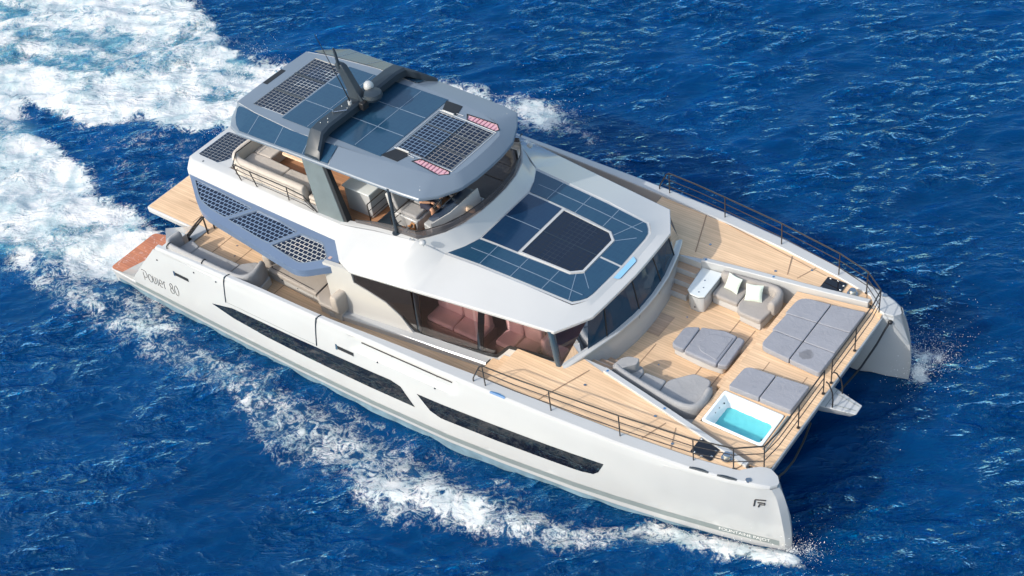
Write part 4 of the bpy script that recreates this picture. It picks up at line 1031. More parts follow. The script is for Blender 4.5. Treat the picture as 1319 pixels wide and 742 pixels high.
b = MB(); b.tube([(-4.3, -1.0, 6.6), (-4.0, -.72, 6.6)], .02, 6); b.tube([(-4.3, -1.0, 6.55), (-4.3, -1.0, 6.64)], .025, 6); b.build('anemometer', M['steel'], ht)
for x, y in ((-4.3, -1.55), (-4.12, -1.42), (-4.24, -1.30), (-4.08, -.62), (-4.3, -.62)):
    b = MB(); b.ball((x, y, 6.575), .022, 8, 6); b.build('rivet', M['steel'], ht)
b = MB(); b.box(-3.95, -3.78, -.28, -.05, 6.35, 6.58); b.build('junction_box', M['black'], ht, bevel=.02)

# ================================================================== furniture
def cushion(name, pts, z0, z1, mat, parent, r=.08, bev=.045, seam=False):
    o = MB().prism(fillet(pts, r, 4), z0, z1).build(name, M[mat], parent, bevel=bev, seg=3, angle=40)
    return o
def backrest(name, path, th, z0, z1, mat, parent, lean=.0):
    """padded back that follows a polyline (th to the left of travel)"""
    P = [Vector((p[0], p[1])) for p in path]; rows = []
    n = len(P)
    for i in range(n):
        a = P[i] - P[max(i - 1, 0)]; c = P[min(i + 1, n - 1)] - P[i]
        if a.length < 1e-6: a = c
        if c.length < 1e-6: c = a
        t = (a.normalized() + c.normalized()).normalized(); nn = Vector((-t.y, t.x)) / max(.5, t.dot(c.normalized()))
        sg, T = (1 if th > 0 else -1), abs(th); e = min(.07, T * .38)
        prof = [(0, z0), (-.01, z1 - .10), (.015, z1 - .03), (e, z1), (T - e, z1), (T - .015, z1 - .03), (T + .02, z1 - .12), (T + .05, z0)]
        rows.append([(P[i].x + nn.x * d * sg, P[i].y + nn.y * d * sg, z) for d, z in prof])
    def squash(r, k):
        c = np.mean(np.array(r), axis=0); return [tuple(c + (np.array(p) - c) * k) for p in r]
    d0 = (P[0] - P[1]).normalized(); d1 = (P[-1] - P[-2]).normalized()
    def shift(r, d, s): return [(p[0] + d.x * s, p[1] + d.y * s, p[2]) for p in r]
    rows = [shift(squash(rows[0], .72), d0, .05), shift(squash(rows[0], .92), d0, .03)] + rows + [shift(squash(rows[-1], .92), d1, .03), shift(squash(rows[-1], .72), d1, .05)]
    b = MB().grid(rows, closed=True); n = 8
    b.f += [tuple(range(n)), tuple(len(b.v) - n + k for k in range(n))]; b.mi += [0, 0]
    return b.build(name, M[mat], parent, smooth=50)
def smooth_path(p, n=4):
    pts = [Vector((a[0], a[1])) for a in p]; out = []
    for i in range(len(pts) - 1):
        p0, p1, p2, p3 = pts[max(i - 1, 0)], pts[i], pts[i + 1], pts[min(i + 2, len(pts) - 1)]
        for k in range(n):
            t = k / n
            q = .5 * ((2 * p1) + (p2 - p0) * t + (2 * p0 - 5 * p1 + 4 * p2 - p3) * t * t + (3 * p1 - p0 - 3 * p2 + p3) * t ** 3); out.append((q.x, q.y))
    return out + [tuple(pts[-1])]

# starboard lounge sofa
t = thing('lounge_sofa', (7.3, -2.0, 1.70), 'grey curved sofa without pillows in the fore deck lounge, beside the hot tub', 'sofa', 'sofas of the fore deck lounge')
MB().prism(fillet([(6.0, -2.38), (8.62, -2.66), (8.66, -1.95), (8.42, -1.18), (7.84, -1.2), (7.3, -1.76), (6.5, -1.80), (6.3, -1.62), (6.02, -1.7)], .08), 1.70, 1.98).build('sofa_base', M['gel'], t, bevel=.02)
cushion('seat_cushion', [(6.20, -2.30), (6.64, -2.34), (6.64, -1.76), (6.46, -1.58), (6.2, -1.72)], 1.98, 2.13, 'sofa_blue', t)
cushion('seat_cushion', [(6.66, -2.34), (7.36, -2.42), (7.32, -1.72), (6.66, -1.74)], 1.98, 2.13, 'sofa_blue', t)
cushion('seat_cushion', [(7.38, -2.42), (8.52, -2.5), (8.56, -1.95), (8.36, -1.12), (7.82, -1.12), (7.34, -1.70)], 1.98, 2.14, 'sofa_blue', t, r=.14)
backrest('backrest', smooth_path([(8.66, -1.62), (8.72, -2.05), (8.58, -2.44), (8.1, -2.56), (7.2, -2.46), (6.3, -2.33), (5.98, -2.22)], 4), -.17, 1.98, 2.44, 'sofa_blue', t)
cushion('arm_cushion', [(5.92, -2.24), (5.98, -1.86), (6.12, -1.70), (6.42, -1.62), (6.48, -1.84), (6.30, -2.02), (6.22, -2.16)], 1.98, 2.42, 'sofa_blue', t, r=.07)
# port lounge sofa
t = thing('lounge_sofa', (7.5, 2.2, 1.70), 'warm grey fore deck sofa with two pale green pillows, next to the white counter', 'sofa', 'sofas of the fore deck lounge')
MB().prism([(6.62, 2.56), (6.62, 1.88), (7.52, 1.84), (7.66, 1.60), (8.34, 1.54), (8.42, 2.72), (8.3, 2.85)], 1.70, 1.96).build('sofa_base', M['gel'], t, bevel=.02)
cushion('seat_cushion', [(6.62, 2.44), (6.62, 1.82), (7.46, 1.79), (7.46, 2.48)], 1.96, 2.12, 'sofa', t)
cushion('seat_cushion', [(7.48, 2.50), (7.48, 1.80), (7.62, 1.52), (8.36, 1.48), (8.44, 2.1), (8.36, 2.62)], 1.96, 2.13, 'sofa', t, r=.1)
backrest('backrest', smooth_path([(6.62, 2.60), (7.4, 2.68), (8.15, 2.76), (8.45, 2.62), (8.54, 2.3), (8.52, 2.02)], 4), -.20, 1.96, 2.42, 'sofa', t)
def pillow(x, y, z, rz, tilt, mat, label, s=.24):
    rows = []
    n = 9
    top, bot = [], []
    for sg in (1, -1):
        for i in range(n):
            r = []
            for j in range(n):
                u, v = -1 + 2 * i / (n - 1), -1 + 2 * j / (n - 1)
                h = .085 * max(0, (1 - u ** 4) * (1 - v ** 4)) ** .5
                k = 1 - .08 * (1 - abs(u) ** 2) * abs(v) ** 3 - .08 * (1 - abs(v) ** 2) * abs(u) ** 3
                r.append(Vector((u * s * k, v * s * k, sg * h)))
            rows.append(r)
    R = Matrix.Rotation(rz, 3, 'Z') @ Matrix.Rotation(tilt, 3, 'Y')
    b = MB()
    b.grid([[tuple(R @ p + Vector((x, y, z))) for p in r] for r in rows[:n]]); b.grid([[tuple(R @ p + Vector((x, y, z))) for p in r[::-1]] for r in rows[n:]])
    me_o = b.build('pillow', M[mat], None, smooth=60)
    me_o.data.transform(Matrix.Translation((-x, -y, -z))); me_o.location = (x, y, z)
    return tag(me_o, label, 'pillow', 'pillows on the sofas')
pillow(7.06, 2.28, 2.32, math.radians(-100), math.radians(58), 'mint', 'pale green square pillow on the lounge sofa, the one nearer the white bar counter')
pillow(7.76, 2.22, 2.32, math.radians(-72), math.radians(55), 'mint', 'pale green square pillow leaning in the rounded corner of the lounge sofa', .25)
# padded low table between them
t = thing('padded_table', (7.5, .1, 1.70), 'grey padded low table with a tray lid amid the fore deck lounge', 'table')
MB().prism(fillet([(6.72, -.42), (6.72, .28), (7.4, .60), (8.3, .60), (8.3, -.45), (7.6, -.50)], .1), 1.70, 1.93).build('table_base', M['gel'], t, bevel=.02)
cushion('table_pad', [(6.68, -.46), (6.66, .30), (7.05, .52), (7.10, -.50)], 1.93, 2.10, 'pad', t, r=.12)
cushion('table_pad', [(7.12, -.51), (7.07, .53), (7.7, .72), (8.10, .70), (8.14, -.54)], 1.93, 2.10, 'pad', t, r=.06)
cushion('table_pad', [(8.16, -.54), (8.12, .70), (8.36, .66), (8.42, -.44)], 1.93, 2.11, 'pad', t, r=.08)
lid = fillet([(7.36, -.28), (7.36, .40), (8.04, .56), (8.06, -.40)], [.25, .25, .04, .04], 5)
MB().prism(lid, 2.09, 2.115).build('tray_lid', M['pad'], t, bevel=.012)
# sunpads
def sunpad(label, rows_, z0, z1, mat):
    cx = np.mean([p[0] for r in rows_ for p in r[0]]); cy = np.mean([p[1] for r in rows_ for p in r[0]])
    t = thing('sunpad', (float(cx), float(cy), z0), label, 'sunpad', 'sunpads of the fore deck')
    for k, (pts, r) in enumerate(rows_): cushion('cushion', pts, z0, z1, 'pad_stain' if 'stained' in label and k == 1 else mat, t, r=r, bev=.05)
    if 'stained' in label: add_stain(M['pad_stain'], (10.16 - float(cx), .66 - float(cy), z1 - z0), .14)
    return t
sb = lambda x: .33 - .06 * (x - 8.95)
pb = lambda x: 2.58 + .165 * (x - 9.1)
RW = []
ya = [.36, 1.06, 1.80, 2.60]; yb_ = [.28, 1.06, 1.88, 2.72]; yc = [.22, 1.08, 1.96, 2.90]
for k in range(3):
    r1 = [.22 if k == 0 else .03, .03, .03, .30 if k == 2 else .03]
    RW.append(([(8.95, ya[k] + .008), (9.86, yb_[k] + .008), (9.86, yb_[k + 1] - .008), (9.0, ya[k + 1] - .008)], r1))
    RW.append(([(9.885, yb_[k] + .008), (10.78, yc[k] + .008), (10.80, yc[k + 1] - .008), (9.885, yb_[k + 1] - .008)], [.03, .1 if k == 0 else .03, .06 if k == 2 else .03, .03]))
sunpad('big grey sunpad of six cushions at the front of the deck, one cushion stained', RW, 2.285, 2.47, 'pad')
sunpad('small grey sunpad of two cushions next to the hot tub', [([(8.98, -1.34), (9.85, -1.32), (9.85, -.40), (9.02, -.48)], [.06, .03, .03, .2]), ([(9.875, -1.32), (10.76, -1.30), (10.78, -.30), (9.875, -.40)], [.03, .06, .08, .03])], 2.285, 2.47, 'pad')
# hot tub
t = thing('hot_tub', (9.77, -2.0, 1.5), 'sunken white hot tub with turquoise water at the front corner of the deck', 'hot tub')
ro = fillet([(8.90, -1.40), (8.90, -2.60), (10.64, -2.60), (10.64, -1.40)], .06, 4)
def ring_in(d): return fillet([(8.90 + d[0], -1.40 - d[1]), (8.90 + d[0], -2.60 + d[1]), (10.64 - d[0], -2.60 + d[1]), (10.64 - d[0], -1.40 - d[1])], .06 + d[0] * .4, 4)
prof = [((0, 0), 2.26), ((0, 0), 2.305), ((.015, .015), 2.315), ((.07, .06), 2.315), ((.085, .075), 2.30), ((.17, .14), 2.05), ((.22, .18), 1.90), ((.26, .2), 1.84)]
rows = [[(x, y, z) for x, y in ring_in(d)] for d, z in prof]
b = MB().grid(rows, closed=True); b.build('tub_shell', M['tub'], t, smooth=40)
MB().box(9.1, 10.45, -2.45, -1.55, 1.44, 1.50).build('tub_floor', M['tub_liner'], t)
MB().box(9.1, 10.45, -1.95, -1.55, 1.5, 1.80).build('tub_bench', M['tub'], t, bevel=.04)
MB().box(10.05, 10.45, -2.45, -1.97, 1.5, 1.80).build('tub_bench', M['tub'], t, bevel=.04)
MB().grid([[(9.1, -2.45, 1.5), (10.45, -2.45, 1.5), (10.45, -1.55, 1.5), (9.1, -1.55, 1.5)], [(9.1, -2.45, 1.86), (10.45, -2.45, 1.86), (10.45, -1.55, 1.86), (9.1, -1.55, 1.86)]], closed=True).build('tub_wall', M['tub'], t)
rows = []
for i in range(24):
    rows.append([(9.06 + 1.42 * i / 23, -2.47 + .94 * j / 15, 1.945 + .008 * math.sin(i * 1.7 + j * .9) + .006 * math.sin(j * 2.1 - i * .8)) for j in range(16)])
MB().grid(rows).build('water', M['tub_water'], t, smooth=60)
for x, y in ((9.02, -2.1), (9.02, -1.9), (9.06, -1.7), (10.5, -2.35)):
    b = MB(); b.cyl((x, y, 2.16 if x < 10 else 2.2), .022, .02, 10); b.build('jet', M['charcoal'], t)
b = MB(); b.box(10.70, 10.74, -2.66, -1.36, 2.285, 2.30); b.box(10.78, 10.80, -2.7, -1.36, 2.285, 2.298); b.build('tub_edge', M['stripe'], t)
b = MB(); b.prism([(8.74, -2.92), (8.86, -2.93), (10.72, -3.22), (10.72, -3.08), (8.86, -2.78), (8.74, -2.78)], 2.281, 2.287); b.build('coaming_shade_strip', M['teak_dark'], fp, smooth=0)  # dark strip that paints the shadow gap along the coaming
# white bar counter
t = thing('bar_counter', (6.3, 1.9, 1.70), 'white bar counter with a pale grey lid between the lounge stairs and the corner sofa', 'counter')
bp = [(5.97, 2.44), (6.58, 2.50), (6.62, 1.42), (6.48, 1.33), (6.22, 1.34), (6.08, 1.46)]
MB().prism(bp, 1.70, 2.26).build('counter_body', M['gel'], t, bevel=.025)
MB().prism(inset(bp, -.015), 2.262, 2.28).build('lid_gasket', M['charcoal'], t)
MB().prism(inset(bp, -.02), 2.282, 2.32).build('counter_lid', M['bar_top'], t, bevel=.012)
for x, y in ((6.4, 1.5), (6.42, 1.72), (6.3, 2.0)):
    b = MB(); b.cyl((x, y, 2.32), .025, .01, 10); b.build('lid_knob', M['steel'], t)
b = MB(); b.ball((6.36, 1.335, 1.86), .025, 8, 6); b.build('lock', M['charcoal'], t)
# aft cockpit sofa along the near bulwark
t = thing('cockpit_sofa', (-7.4, -4.6, 1.60), 'long grey sofa with rounded ends along the near bulwark of the aft cockpit', 'sofa')
MB().prism(fillet([(-9.18, -4.74), (-5.72, -4.74), (-5.42, -4.6), (-5.55, -3.95), (-6.2, -3.85), (-6.55, -4.12), (-8.55, -4.18), (-9.1, -4.15)], .06), 1.60, 1.90).build('sofa_base', M['gel'], t, bevel=.02)
cushion('seat_cushion', [(-9.1, -4.74), (-8.48, -4.74), (-8.46, -4.16), (-8.95, -4.05)], 1.9, 2.08, 'sofa_blue', t)
cushion('seat_cushion', [(-8.46, -4.74), (-6.68, -4.74), (-6.66, -4.14), (-8.44, -4.17)], 1.9, 2.08, 'sofa_blue', t, r=.03)
cushion('seat_cushion', [(-6.66, -4.74), (-5.75, -4.74), (-5.66, -3.92), (-6.25, -3.78), (-6.64, -4.1)], 1.9, 2.09, 'sofa_blue', t)
backrest('backrest', smooth_path([(-5.62, -3.98), (-5.50, -4.5), (-5.72, -4.86), (-6.3, -4.96), (-7.4, -4.97), (-8.5, -4.97), (-9.02, -4.93), (-9.24, -4.7), (-9.22, -4.30)], 4), -.17, 1.9, 2.52, 'sofa_blue', t)
for x in (-8.95, -7.35):
    b = MB(); b.tube([(x, -5.0, 2.40), (x, -4.98, 2.50), (x, -4.90, 2.535), (x, -4.82, 2.52), (x, -4.78, 2.40)], .018, 6); b.build('sofa_strap', M['black'], t)
# beige L-shaped sofa in the cockpit under the wing
t = thing('corner_sofa', (-4.0, -3.6, 1.60), 'taupe corner sofa on a white base in the cockpit below the grey wing', 'sofa')
MB().prism([(-6.05, -3.15), (-5.95, -3.78), (-3.55, -3.90), (-3.30, -4.10), (-2.45, -4.10), (-2.45, -2.8), (-5.9, -2.7)], 1.60, 1.92).build('sofa_base', M['gel_cream'], t, bevel=.02)
cushion('seat_cushion', [(-5.75, -2.75), (-5.72, -3.86), (-3.52, -3.96), (-3.62, -2.8)], 1.92, 2.10, 'taupe', t, r=.1)
cushion('seat_cushion', [(-3.60, -2.8), (-3.50, -3.98), (-3.24, -4.18), (-2.52, -4.18), (-2.62, -2.8)], 1.92, 2.10, 'taupe', t, r=.07)
backrest('backrest', [(-5.98, -3.72), (-6.06, -3.3), (-6.0, -2.75)], -.26, 1.92, 2.46, 'taupe', t)
backrest('backrest', [(-2.40, -2.8), (-2.38, -3.6), (-2.42, -4.16)], -.26, 1.92, 2.60, 'taupe', t)
MB().tube([(-3.52, -4.0, 2.06), (-3.53, -3.97, 2.105), (-3.56, -3.4, 2.108), (-3.6, -2.8, 2.108)], .014, 5).build('cushion_piping', M['seam'], t)
MB().tube([(-5.66, -3.70, 2.108), (-5.60, -3.76, 2.11), (-3.75, -3.86, 2.11)], .010, 5).build('cushion_piping', M['seam'], t)
for x in (-5.2, -4.5, -3.8):
    b = MB(); b.ball((x, -3.80 - .04 * (x + 5.5), 1.80), .03, 8, 6); b.build('base_light', M['charcoal'], t)
pillow(-2.76, -3.42, 2.30, math.radians(178), math.radians(62), 'peach', 'small peach pillow on the taupe corner sofa in the cockpit', .20)
# gangway folded at the cockpit's aft edge
t = thing('gangway', (-9.45, -3.5, 1.60), 'dark brown folded gangway leaning at the aft edge of the cockpit', 'gangway')
for d in (-.10, .20):
    MB().tube([(-9.66, -3.95 + d, 1.62), (-9.48, -3.35 + d * 1.1, 2.02), (-9.42, -3.05 + d, 2.16), (-9.34, -2.95 + d, 2.12)], .03, 8).build('side_rail', M['rail'], t)
for k in range(5):
    a = .1 + .16 * k; x, y, z = -9.66 + .2 * a, -3.95 + .66 * a, 1.62 + .44 * a
    MB().tube([(x, y - .08, z), (x, y + .20, z)], .016, 6).build('rung', M['rail'], t)
b = MB(); b.hexa([(-9.6, -3.80, 1.68), (-9.50, -3.50, 1.90), (-9.50, -3.30, 1.90), (-9.6, -3.62, 1.68), (-9.56, -3.80, 1.72), (-9.46, -3.50, 1.94), (-9.46, -3.30, 1.94), (-9.56, -3.62, 1.72)]); b.build('tread_panel', M['charcoal'], t)
for d in (-.1, .2): MB().tube([(-9.40, -3.02 + d, 2.12), (-9.22, -3.14 + d, 1.60)], .028, 8).build('prop_leg', M['rail'], t)
b = MB(); b.box(-9.82, -9.5, -4.12, -3.70, 1.42, 1.66); b.build('pivot_block', M['black'], t, bevel=.04)

# ---- on the flybridge
t = thing('flybridge_sofa', (-6.6, -1.9, 3.74), 'cream sofa with a rounded corner on the aft flybridge behind the guard rail', 'sofa')
MB().prism(fillet([(-8.2, 1.6), (-8.2, -2.2), (-7.9, -2.36), (-4.95, -2.36), (-4.95, -1.55), (-7.3, -1.5), (-7.3, 1.6)], .1), 3.74, 4.02).build('sofa_base', M['beige'], t, bevel=.03)
cushion('seat_cushion', [(-8.0, 1.5), (-8.0, -1.45), (-7.25, -1.45), (-7.25, 1.5)], 4.02, 4.18, 'beige', t)
cushion('seat_cushion', [(-8.0, -1.47), (-8.0, -2.2), (-6.3, -2.22), (-6.3, -1.5), (-7.25, -1.45)], 4.02, 4.18, 'beige', t)
cushion('seat_cushion', [(-6.28, -2.22), (-5.0, -2.22), (-5.0, -1.52), (-6.28, -1.52)], 4.02, 4.18, 'beige', t)
backrest('backrest', smooth_path([(-4.95, -2.40), (-6.2, -2.40), (-7.5, -2.38), (-8.02, -2.28), (-8.26, -1.9), (-8.28, -1.0), (-8.28, 1.5)], 4), -.22, 4.02, 4.52, 'beige', t)
t = thing('flybridge_table', (-6.2, -.6, 3.74), 'pale beige table in front of the cream flybridge sofa', 'table')
MB().prism(fillet([(-7.0, -1.2), (-5.4, -1.2), (-5.4, -.1), (-7.0, -.1)], .12), 4.22, 4.28).build('table_top', M['peach'], t, bevel=.02)
MB().cyl((-6.2, -.65, 3.74), .09, .5).build('pedestal', M['steel'], t)
t = thing('padded_stool', (-4.7, -1.7, 3.74), 'small cream stool at the foot of the grey hardtop pillar', 'stool')
MB().prism(fillet([(-4.85, -2.3), (-4.05, -2.28), (-4.05, -1.7), (-4.85, -1.7)], .1), 3.74, 4.02).build('seat_base', M['beige'], t, bevel=.03)
cushion('seat_cushion', [(-4.86, -2.28), (-4.1, -2.26), (-4.1, -1.68), (-4.86, -1.68)], 4.02, 4.16, 'beige', t)
t = thing('flybridge_bar', (-3.25, -.7, 3.74), 'white galley bar in the shade under the hardtop behind the stair guard', 'counter')
MB().box(-3.75, -2.75, -1.75, .3, 3.74, 4.60).build('bar_body', M['gel'], t, bevel=.03); MB().box(-3.79, -2.71, -1.79, .34, 4.6, 4.65).build('bar_top', M['bar_top'], t, bevel=.01)
# guard round the companionway
g = None
st = MB(); st.box(-2.55, -1.75, -1.9, .2, 3.745, 3.752); st.build('stairwell', M['charcoal'], Y, smooth=0)
for path in ([(-2.62, -2.0, 3.74), (-2.62, -2.0, 4.50), (-2.62, .2, 4.50), (-2.62, .2, 3.74)], [(-1.72, -2.0, 3.74), (-1.72, -2.0, 4.42), (-1.72, .2, 4.42), (-1.72, .2, 3.74)]):
    x = path[0][0]; b = MB(); b.tube(path, .02, 8)
    o = b.build('stair_guard', M['rail'], Y)
    for f in (.35, .7): MB().tube([(x, -2.0, 3.74 + .72 * f), (x, .2, 3.74 + .72 * f)], .012, 6).build('guard_bar', M['rail'], o)
    MB().tube([(x, -.9, 3.74), (x, -.9, 4.45)], .016, 6).build('guard_bar', M['rail'], o)
MB().box(-1.55, -1.47, -2.25, .2, 3.74, 3.80).build('deck_kerb', M['gel'], Y)
# helm seat
t = thing('helm_bench', (-1.55, -1.1, 3.74), 'white helm seat with grey cushions behind the flybridge console', 'bench')
b = MB(); b.hexa([(-1.9, -1.62, 3.74), (-1.12, -1.62, 3.74), (-1.12, -.5, 3.74), (-1.9, -.5, 3.74), (-2.02, -1.66, 4.24), (-1.05, -1.66, 4.20), (-1.05, -.46, 4.20), (-2.02, -.46, 4.24)]); b.build('seat_pedestal', M['gel'], t, bevel=.04)
b = MB(); b.hexa([(-2.05, -1.66, 4.2), (-1.93, -1.66, 4.2), (-1.93, -.46, 4.2), (-2.05, -.46, 4.2), (-2.22, -1.6, 4.78), (-2.10, -1.6, 4.8), (-2.10, -.52, 4.8), (-2.22, -.52, 4.78)]); b.build('seat_shell', M['gel'], t, bevel=.03)
for y in (-1.60, -1.06):
    cushion('seat_cushion', [(-1.84, y), (-1.1, y), (-1.1, y + .5), (-1.84, y + .5)], 4.22, 4.34, 'sofa_blue', t, r=.06)
    b = MB(); b.hexa([(-1.9, y, 4.30), (-1.76, y, 4.30), (-1.76, y + .5, 4.30), (-1.9, y + .5, 4.30), (-2.10, y + .03, 4.86), (-1.98, y + .03, 4.88), (-1.98, y + .47, 4.88), (-2.10, y + .47, 4.86)]); b.build('back_cushion', M['sofa_blue'], t, bevel=.05, seg=3)
MB().tube([(-1.35, -1.675, 3.95), (-1.25, -1.675, 4.12), (-1.16, -1.675, 4.10), (-1.18, -1.675, 3.92), (-1.35, -1.675, 3.86), (-1.42, -1.675, 3.94), (-1.36, -1.675, 3.96)], .03, 8).build('grab_strap', M['tan'], t)
# helm console
t = thing('helm_console', (-.4, -.9, 3.74), 'white helm console with a dark blue instrument hood behind the flybridge windscreen', 'console')
cpn = [(-.72, -1.72), (-.35, -1.82), (-.02, -1.3), (.16, -.7), (.16, .05), (-.55, .05), (-.72, -.4)]
MB().prism(cpn, 3.74, 4.36).build('console_body', M['gel'], t, bevel=.03)
MB().prism([(-.66, -1.55), (-.25, -1.55), (.02, -.8), (.02, -.05), (-.5, -.05), (-.66, -.45)], [4.36] * 6, [4.44, 4.62, 4.66, 4.66, 4.62, 4.46]).build('instrument_hood', M['blue_dash'], t, bevel=.02)
for y in (-1.2, -.75, -.35): b = MB(); b.hexa([(-.62, y - .15, 4.46), (-.60, y - .15, 4.46), (-.60, y + .15, 4.46), (-.62, y + .15, 4.46), (-.50, y - .15, 4.60), (-.48, y - .15, 4.60), (-.48, y + .15, 4.60), (-.50, y + .15, 4.60)]); b.build('display', M['gloss'], t)
pts = [(-.80 + .10 * math.cos(a), -.95 + .19 * math.sin(a), 4.48 + .17 * math.cos(a)) for a in np.linspace(0, 2 * math.pi, 25)[:-1]]
wh = MB().tube(pts, .016, 6, closed=True).build('steering_wheel', M['black'], t)
for a in (0, 2.1, 4.2): MB().tube([(-.80, -.95, 4.48), (-.80 + .10 * math.cos(a), -.95 + .19 * math.sin(a), 4.48 + .17 * math.cos(a))], .012, 6).build('spoke', M['steel'], wh)
rows = [[(-.36, -1.80, 4.36), (-.02, -1.28, 4.36), (.14, -.7, 4.36), (.15, -.1, 4.36)], [(-.34, -1.78, 4.52), (-.05, -1.24, 4.66), (.06, -.68, 4.78), (.08, -.1, 4.80)], [(-.37, -1.76, 4.52), (-.08, -1.22, 4.66), (.03, -.66, 4.78), (.05, -.1, 4.80)], [(-.42, -1.74, 4.36), (-.10, -1.24, 4.36), (.06, -.66, 4.36), (.08, -.1, 4.36)]]
MB().grid(rows).build('wind_deflector', M['gel'], t)
# dark sunpad in front of the mast side, ahead of the console
t = thing('flybridge_sunpad', (-.4, 1.1, 3.74), 'dark grey upholstered lounging bay at the front of the flybridge behind the smoked glass', 'sunpad')
MB().prism([(.36, -.6), (.44, 0), (.36, 1.15), (.02, 1.85), (-.35, 2.26), (-1.9, 2.26), (-1.9, .12), (.1, .12), (.1, -.6)], 3.74, 4.10).build('bay_base', M['dark_pad'], t)
cushion('cushion', [(.20, .14), (.34, .2), (.30, 1.05), (-1.0, 1.05), (-1.0, .14)], 4.10, 4.26, 'dark_pad', t, r=.05)
cushion('cushion', [(.28, 1.07), (-.04, 1.72), (-1.0, 1.72), (-1.0, 1.07)], 4.10, 4.26, 'dark_pad', t, r=.05)
cushion('cushion', [(-.06, 1.74), (-.38, 2.14), (-1.9, 2.14), (-1.9, 1.74)], 4.10, 4.26, 'dark_pad', t, r=.05)
cushion('cushion', [(-1.02, .14), (-1.02, 1.72), (-1.9, 1.72), (-1.9, .14)], 4.10, 4.26, 'dark_pad', t, r=.05)
backrest('backrest', [(.40, -.2), (.44, .4), (.34, 1.15), (.04, 1.80), (-.34, 2.22), (-.9, 2.30)], .14, 4.1, 4.50, 'dark_pad', t)
pillow(.12, -.62, 4.44, math.radians(60), math.radians(40), 'peach', 'pale peach pillow behind the smoked glass at the front of the flybridge', .17)

# ---- the person steering
def skinned(name, chains, mat, parent=None, sub=2):
    """chains: list of lists of (x, y, z, r); chains share a vertex where coordinates agree"""
    verts, rad, edges, idx = [], [], [], {}
    for ch in chains:
        prev = None
        for x, y, z, r in ch:
            k = (round(x, 4), round(y, 4), round(z, 4))
            if k not in idx: idx[k] = len(verts); verts.append((x, y, z)); rad.append(r)
            if prev is not None: edges.append((prev, idx[k]))
            prev = idx[k]
    me = bpy.data.meshes.new(name); me.from_pydata(verts, edges, []); me.update()
    o = bpy.data.objects.new(name, me); COL.objects.link(o)
    sk_ = o.modifiers.new('skin', 'SKIN'); sk_.use_smooth_shade = True
    sv = me.skin_vertices[0].data
    for i, r in enumerate(rad): sv[i].radius = (r, r)
    sv[0].use_root = True
    ss = o.modifiers.new('sub', 'SUBSURF'); ss.levels = sub; ss.render_levels = sub
    dg = bpy.context.evaluated_depsgraph_get(); me2 = bpy.data.meshes.new_from_object(o.evaluated_get(dg))
    bpy.data.objects.remove(o); me2.name = name
    return link(name, me2, mat, parent, smooth=80)
px, py = -1.28, -1.02
body = thing('person', (px, py, 3.74), 'person in a dark navy shirt sitting at the flybridge helm, hands on the wheel', 'person')
pel = (px, py, 4.44, .155)
torso = [pel, (px + .03, py, 4.60, .15), (px + .09, py, 4.80, .165), (px + .12, py, 4.92, .12), (px + .14, py, 5.0, .062), (px + .165, py, 5.08, .06)]
chains = [torso]
for s, hx, hy, hz in ((-1, -.82, -1.12, 4.62), (1, -.80, -.77, 4.60)):
    sh = (px + .11, py + s * .19, 4.88, .062)
    chains.append([(px + .12, py, 4.92, .12), sh, (px + .20, py + s * .27, 4.68, .05), ((px + .2 + hx) / 2 - .02, (py + s * .27 + hy) / 2, (4.68 + hz) / 2 - .0, .040), (hx - .05, hy, hz, .031)])
    chains.append([pel, (px + .10, py + s * .10, 4.42, .105), (px + .46, py + s * .14, 4.40, .075), (px + .44, py + s * .14, 4.12, .06), (px + .40, py + s * .14, 3.86, .045), (px + .44, py + s * .14, 3.78, .045), (px + .58, py + s * .15, 3.77, .035)])
skinned('body', chains, M['skin'], body)
# shirt, trousers
shirt = [[(px - .0, py, 4.45, .168), (px + .03, py, 4.60, .166), (px + .09, py, 4.80, .182), (px + .12, py, 4.925, .125), (px + .135, py, 4.97, .075)]]
for s in (-1, 1): shirt.append([(px + .09, py, 4.80, .182), (px + .11, py + s * .19, 4.87, .085), (px + .165, py + s * .235, 4.77, .07)])
skinned('shirt', shirt, M['navy'], body)
tr = []
for s in (-1, 1): tr.append([(px, py, 4.44, .17), (px + .10, py + s * .10, 4.425, .12), (px + .30, py + s * .125, 4.415, .10), (px + .45, py + s * .14, 4.39, .088)])
skinned('shorts', tr, M['navy'], body)
hd_c = (px + .20, py, 5.20)
rows = []
for i in range(13):
    th = math.pi * i / 12
    rows.append([(hd_c[0] + .098 * math.sin(th) * math.cos(a) * (1 + .06 * math.cos(a)), hd_c[1] + .077 * math.sin(th) * math.sin(a) * (1 - .12 * (th > 1.9)), hd_c[2] + .125 * math.cos(th)) for a in np.linspace(0, 2 * math.pi, 17)[:-1]])
head = MB().grid(rows, closed=True); head.hexa([(hd_c[0] + .09, py - .016, 5.165), (hd_c[0] + .125, py - .012, 5.165), (hd_c[0] + .125, py + .012, 5.165), (hd_c[0] + .09, py + .016, 5.165), (hd_c[0] + .08, py - .008, 5.215), (hd_c[0] + .1, py - .006, 5.215), (hd_c[0] + .1, py + .006, 5.215), (hd_c[0] + .08, py + .008, 5.215)])
head.build('head', M['skin'], body, smooth=60)
rows = []
for i in range(9):
    th = math.pi * .58 * i / 8
    rows.append([(hd_c[0] - .012 + .108 * math.sin(th) * math.cos(a) - (.03 if math.cos(a) > .3 and i > 5 else 0), hd_c[1] + .086 * math.sin(th) * math.sin(a), hd_c[2] + .015 + .13 * math.cos(th)) for a in np.linspace(0, 2 * math.pi, 17)[:-1]])
MB().grid(rows, closed=True).build('hair', M['hair'], body, smooth=60)
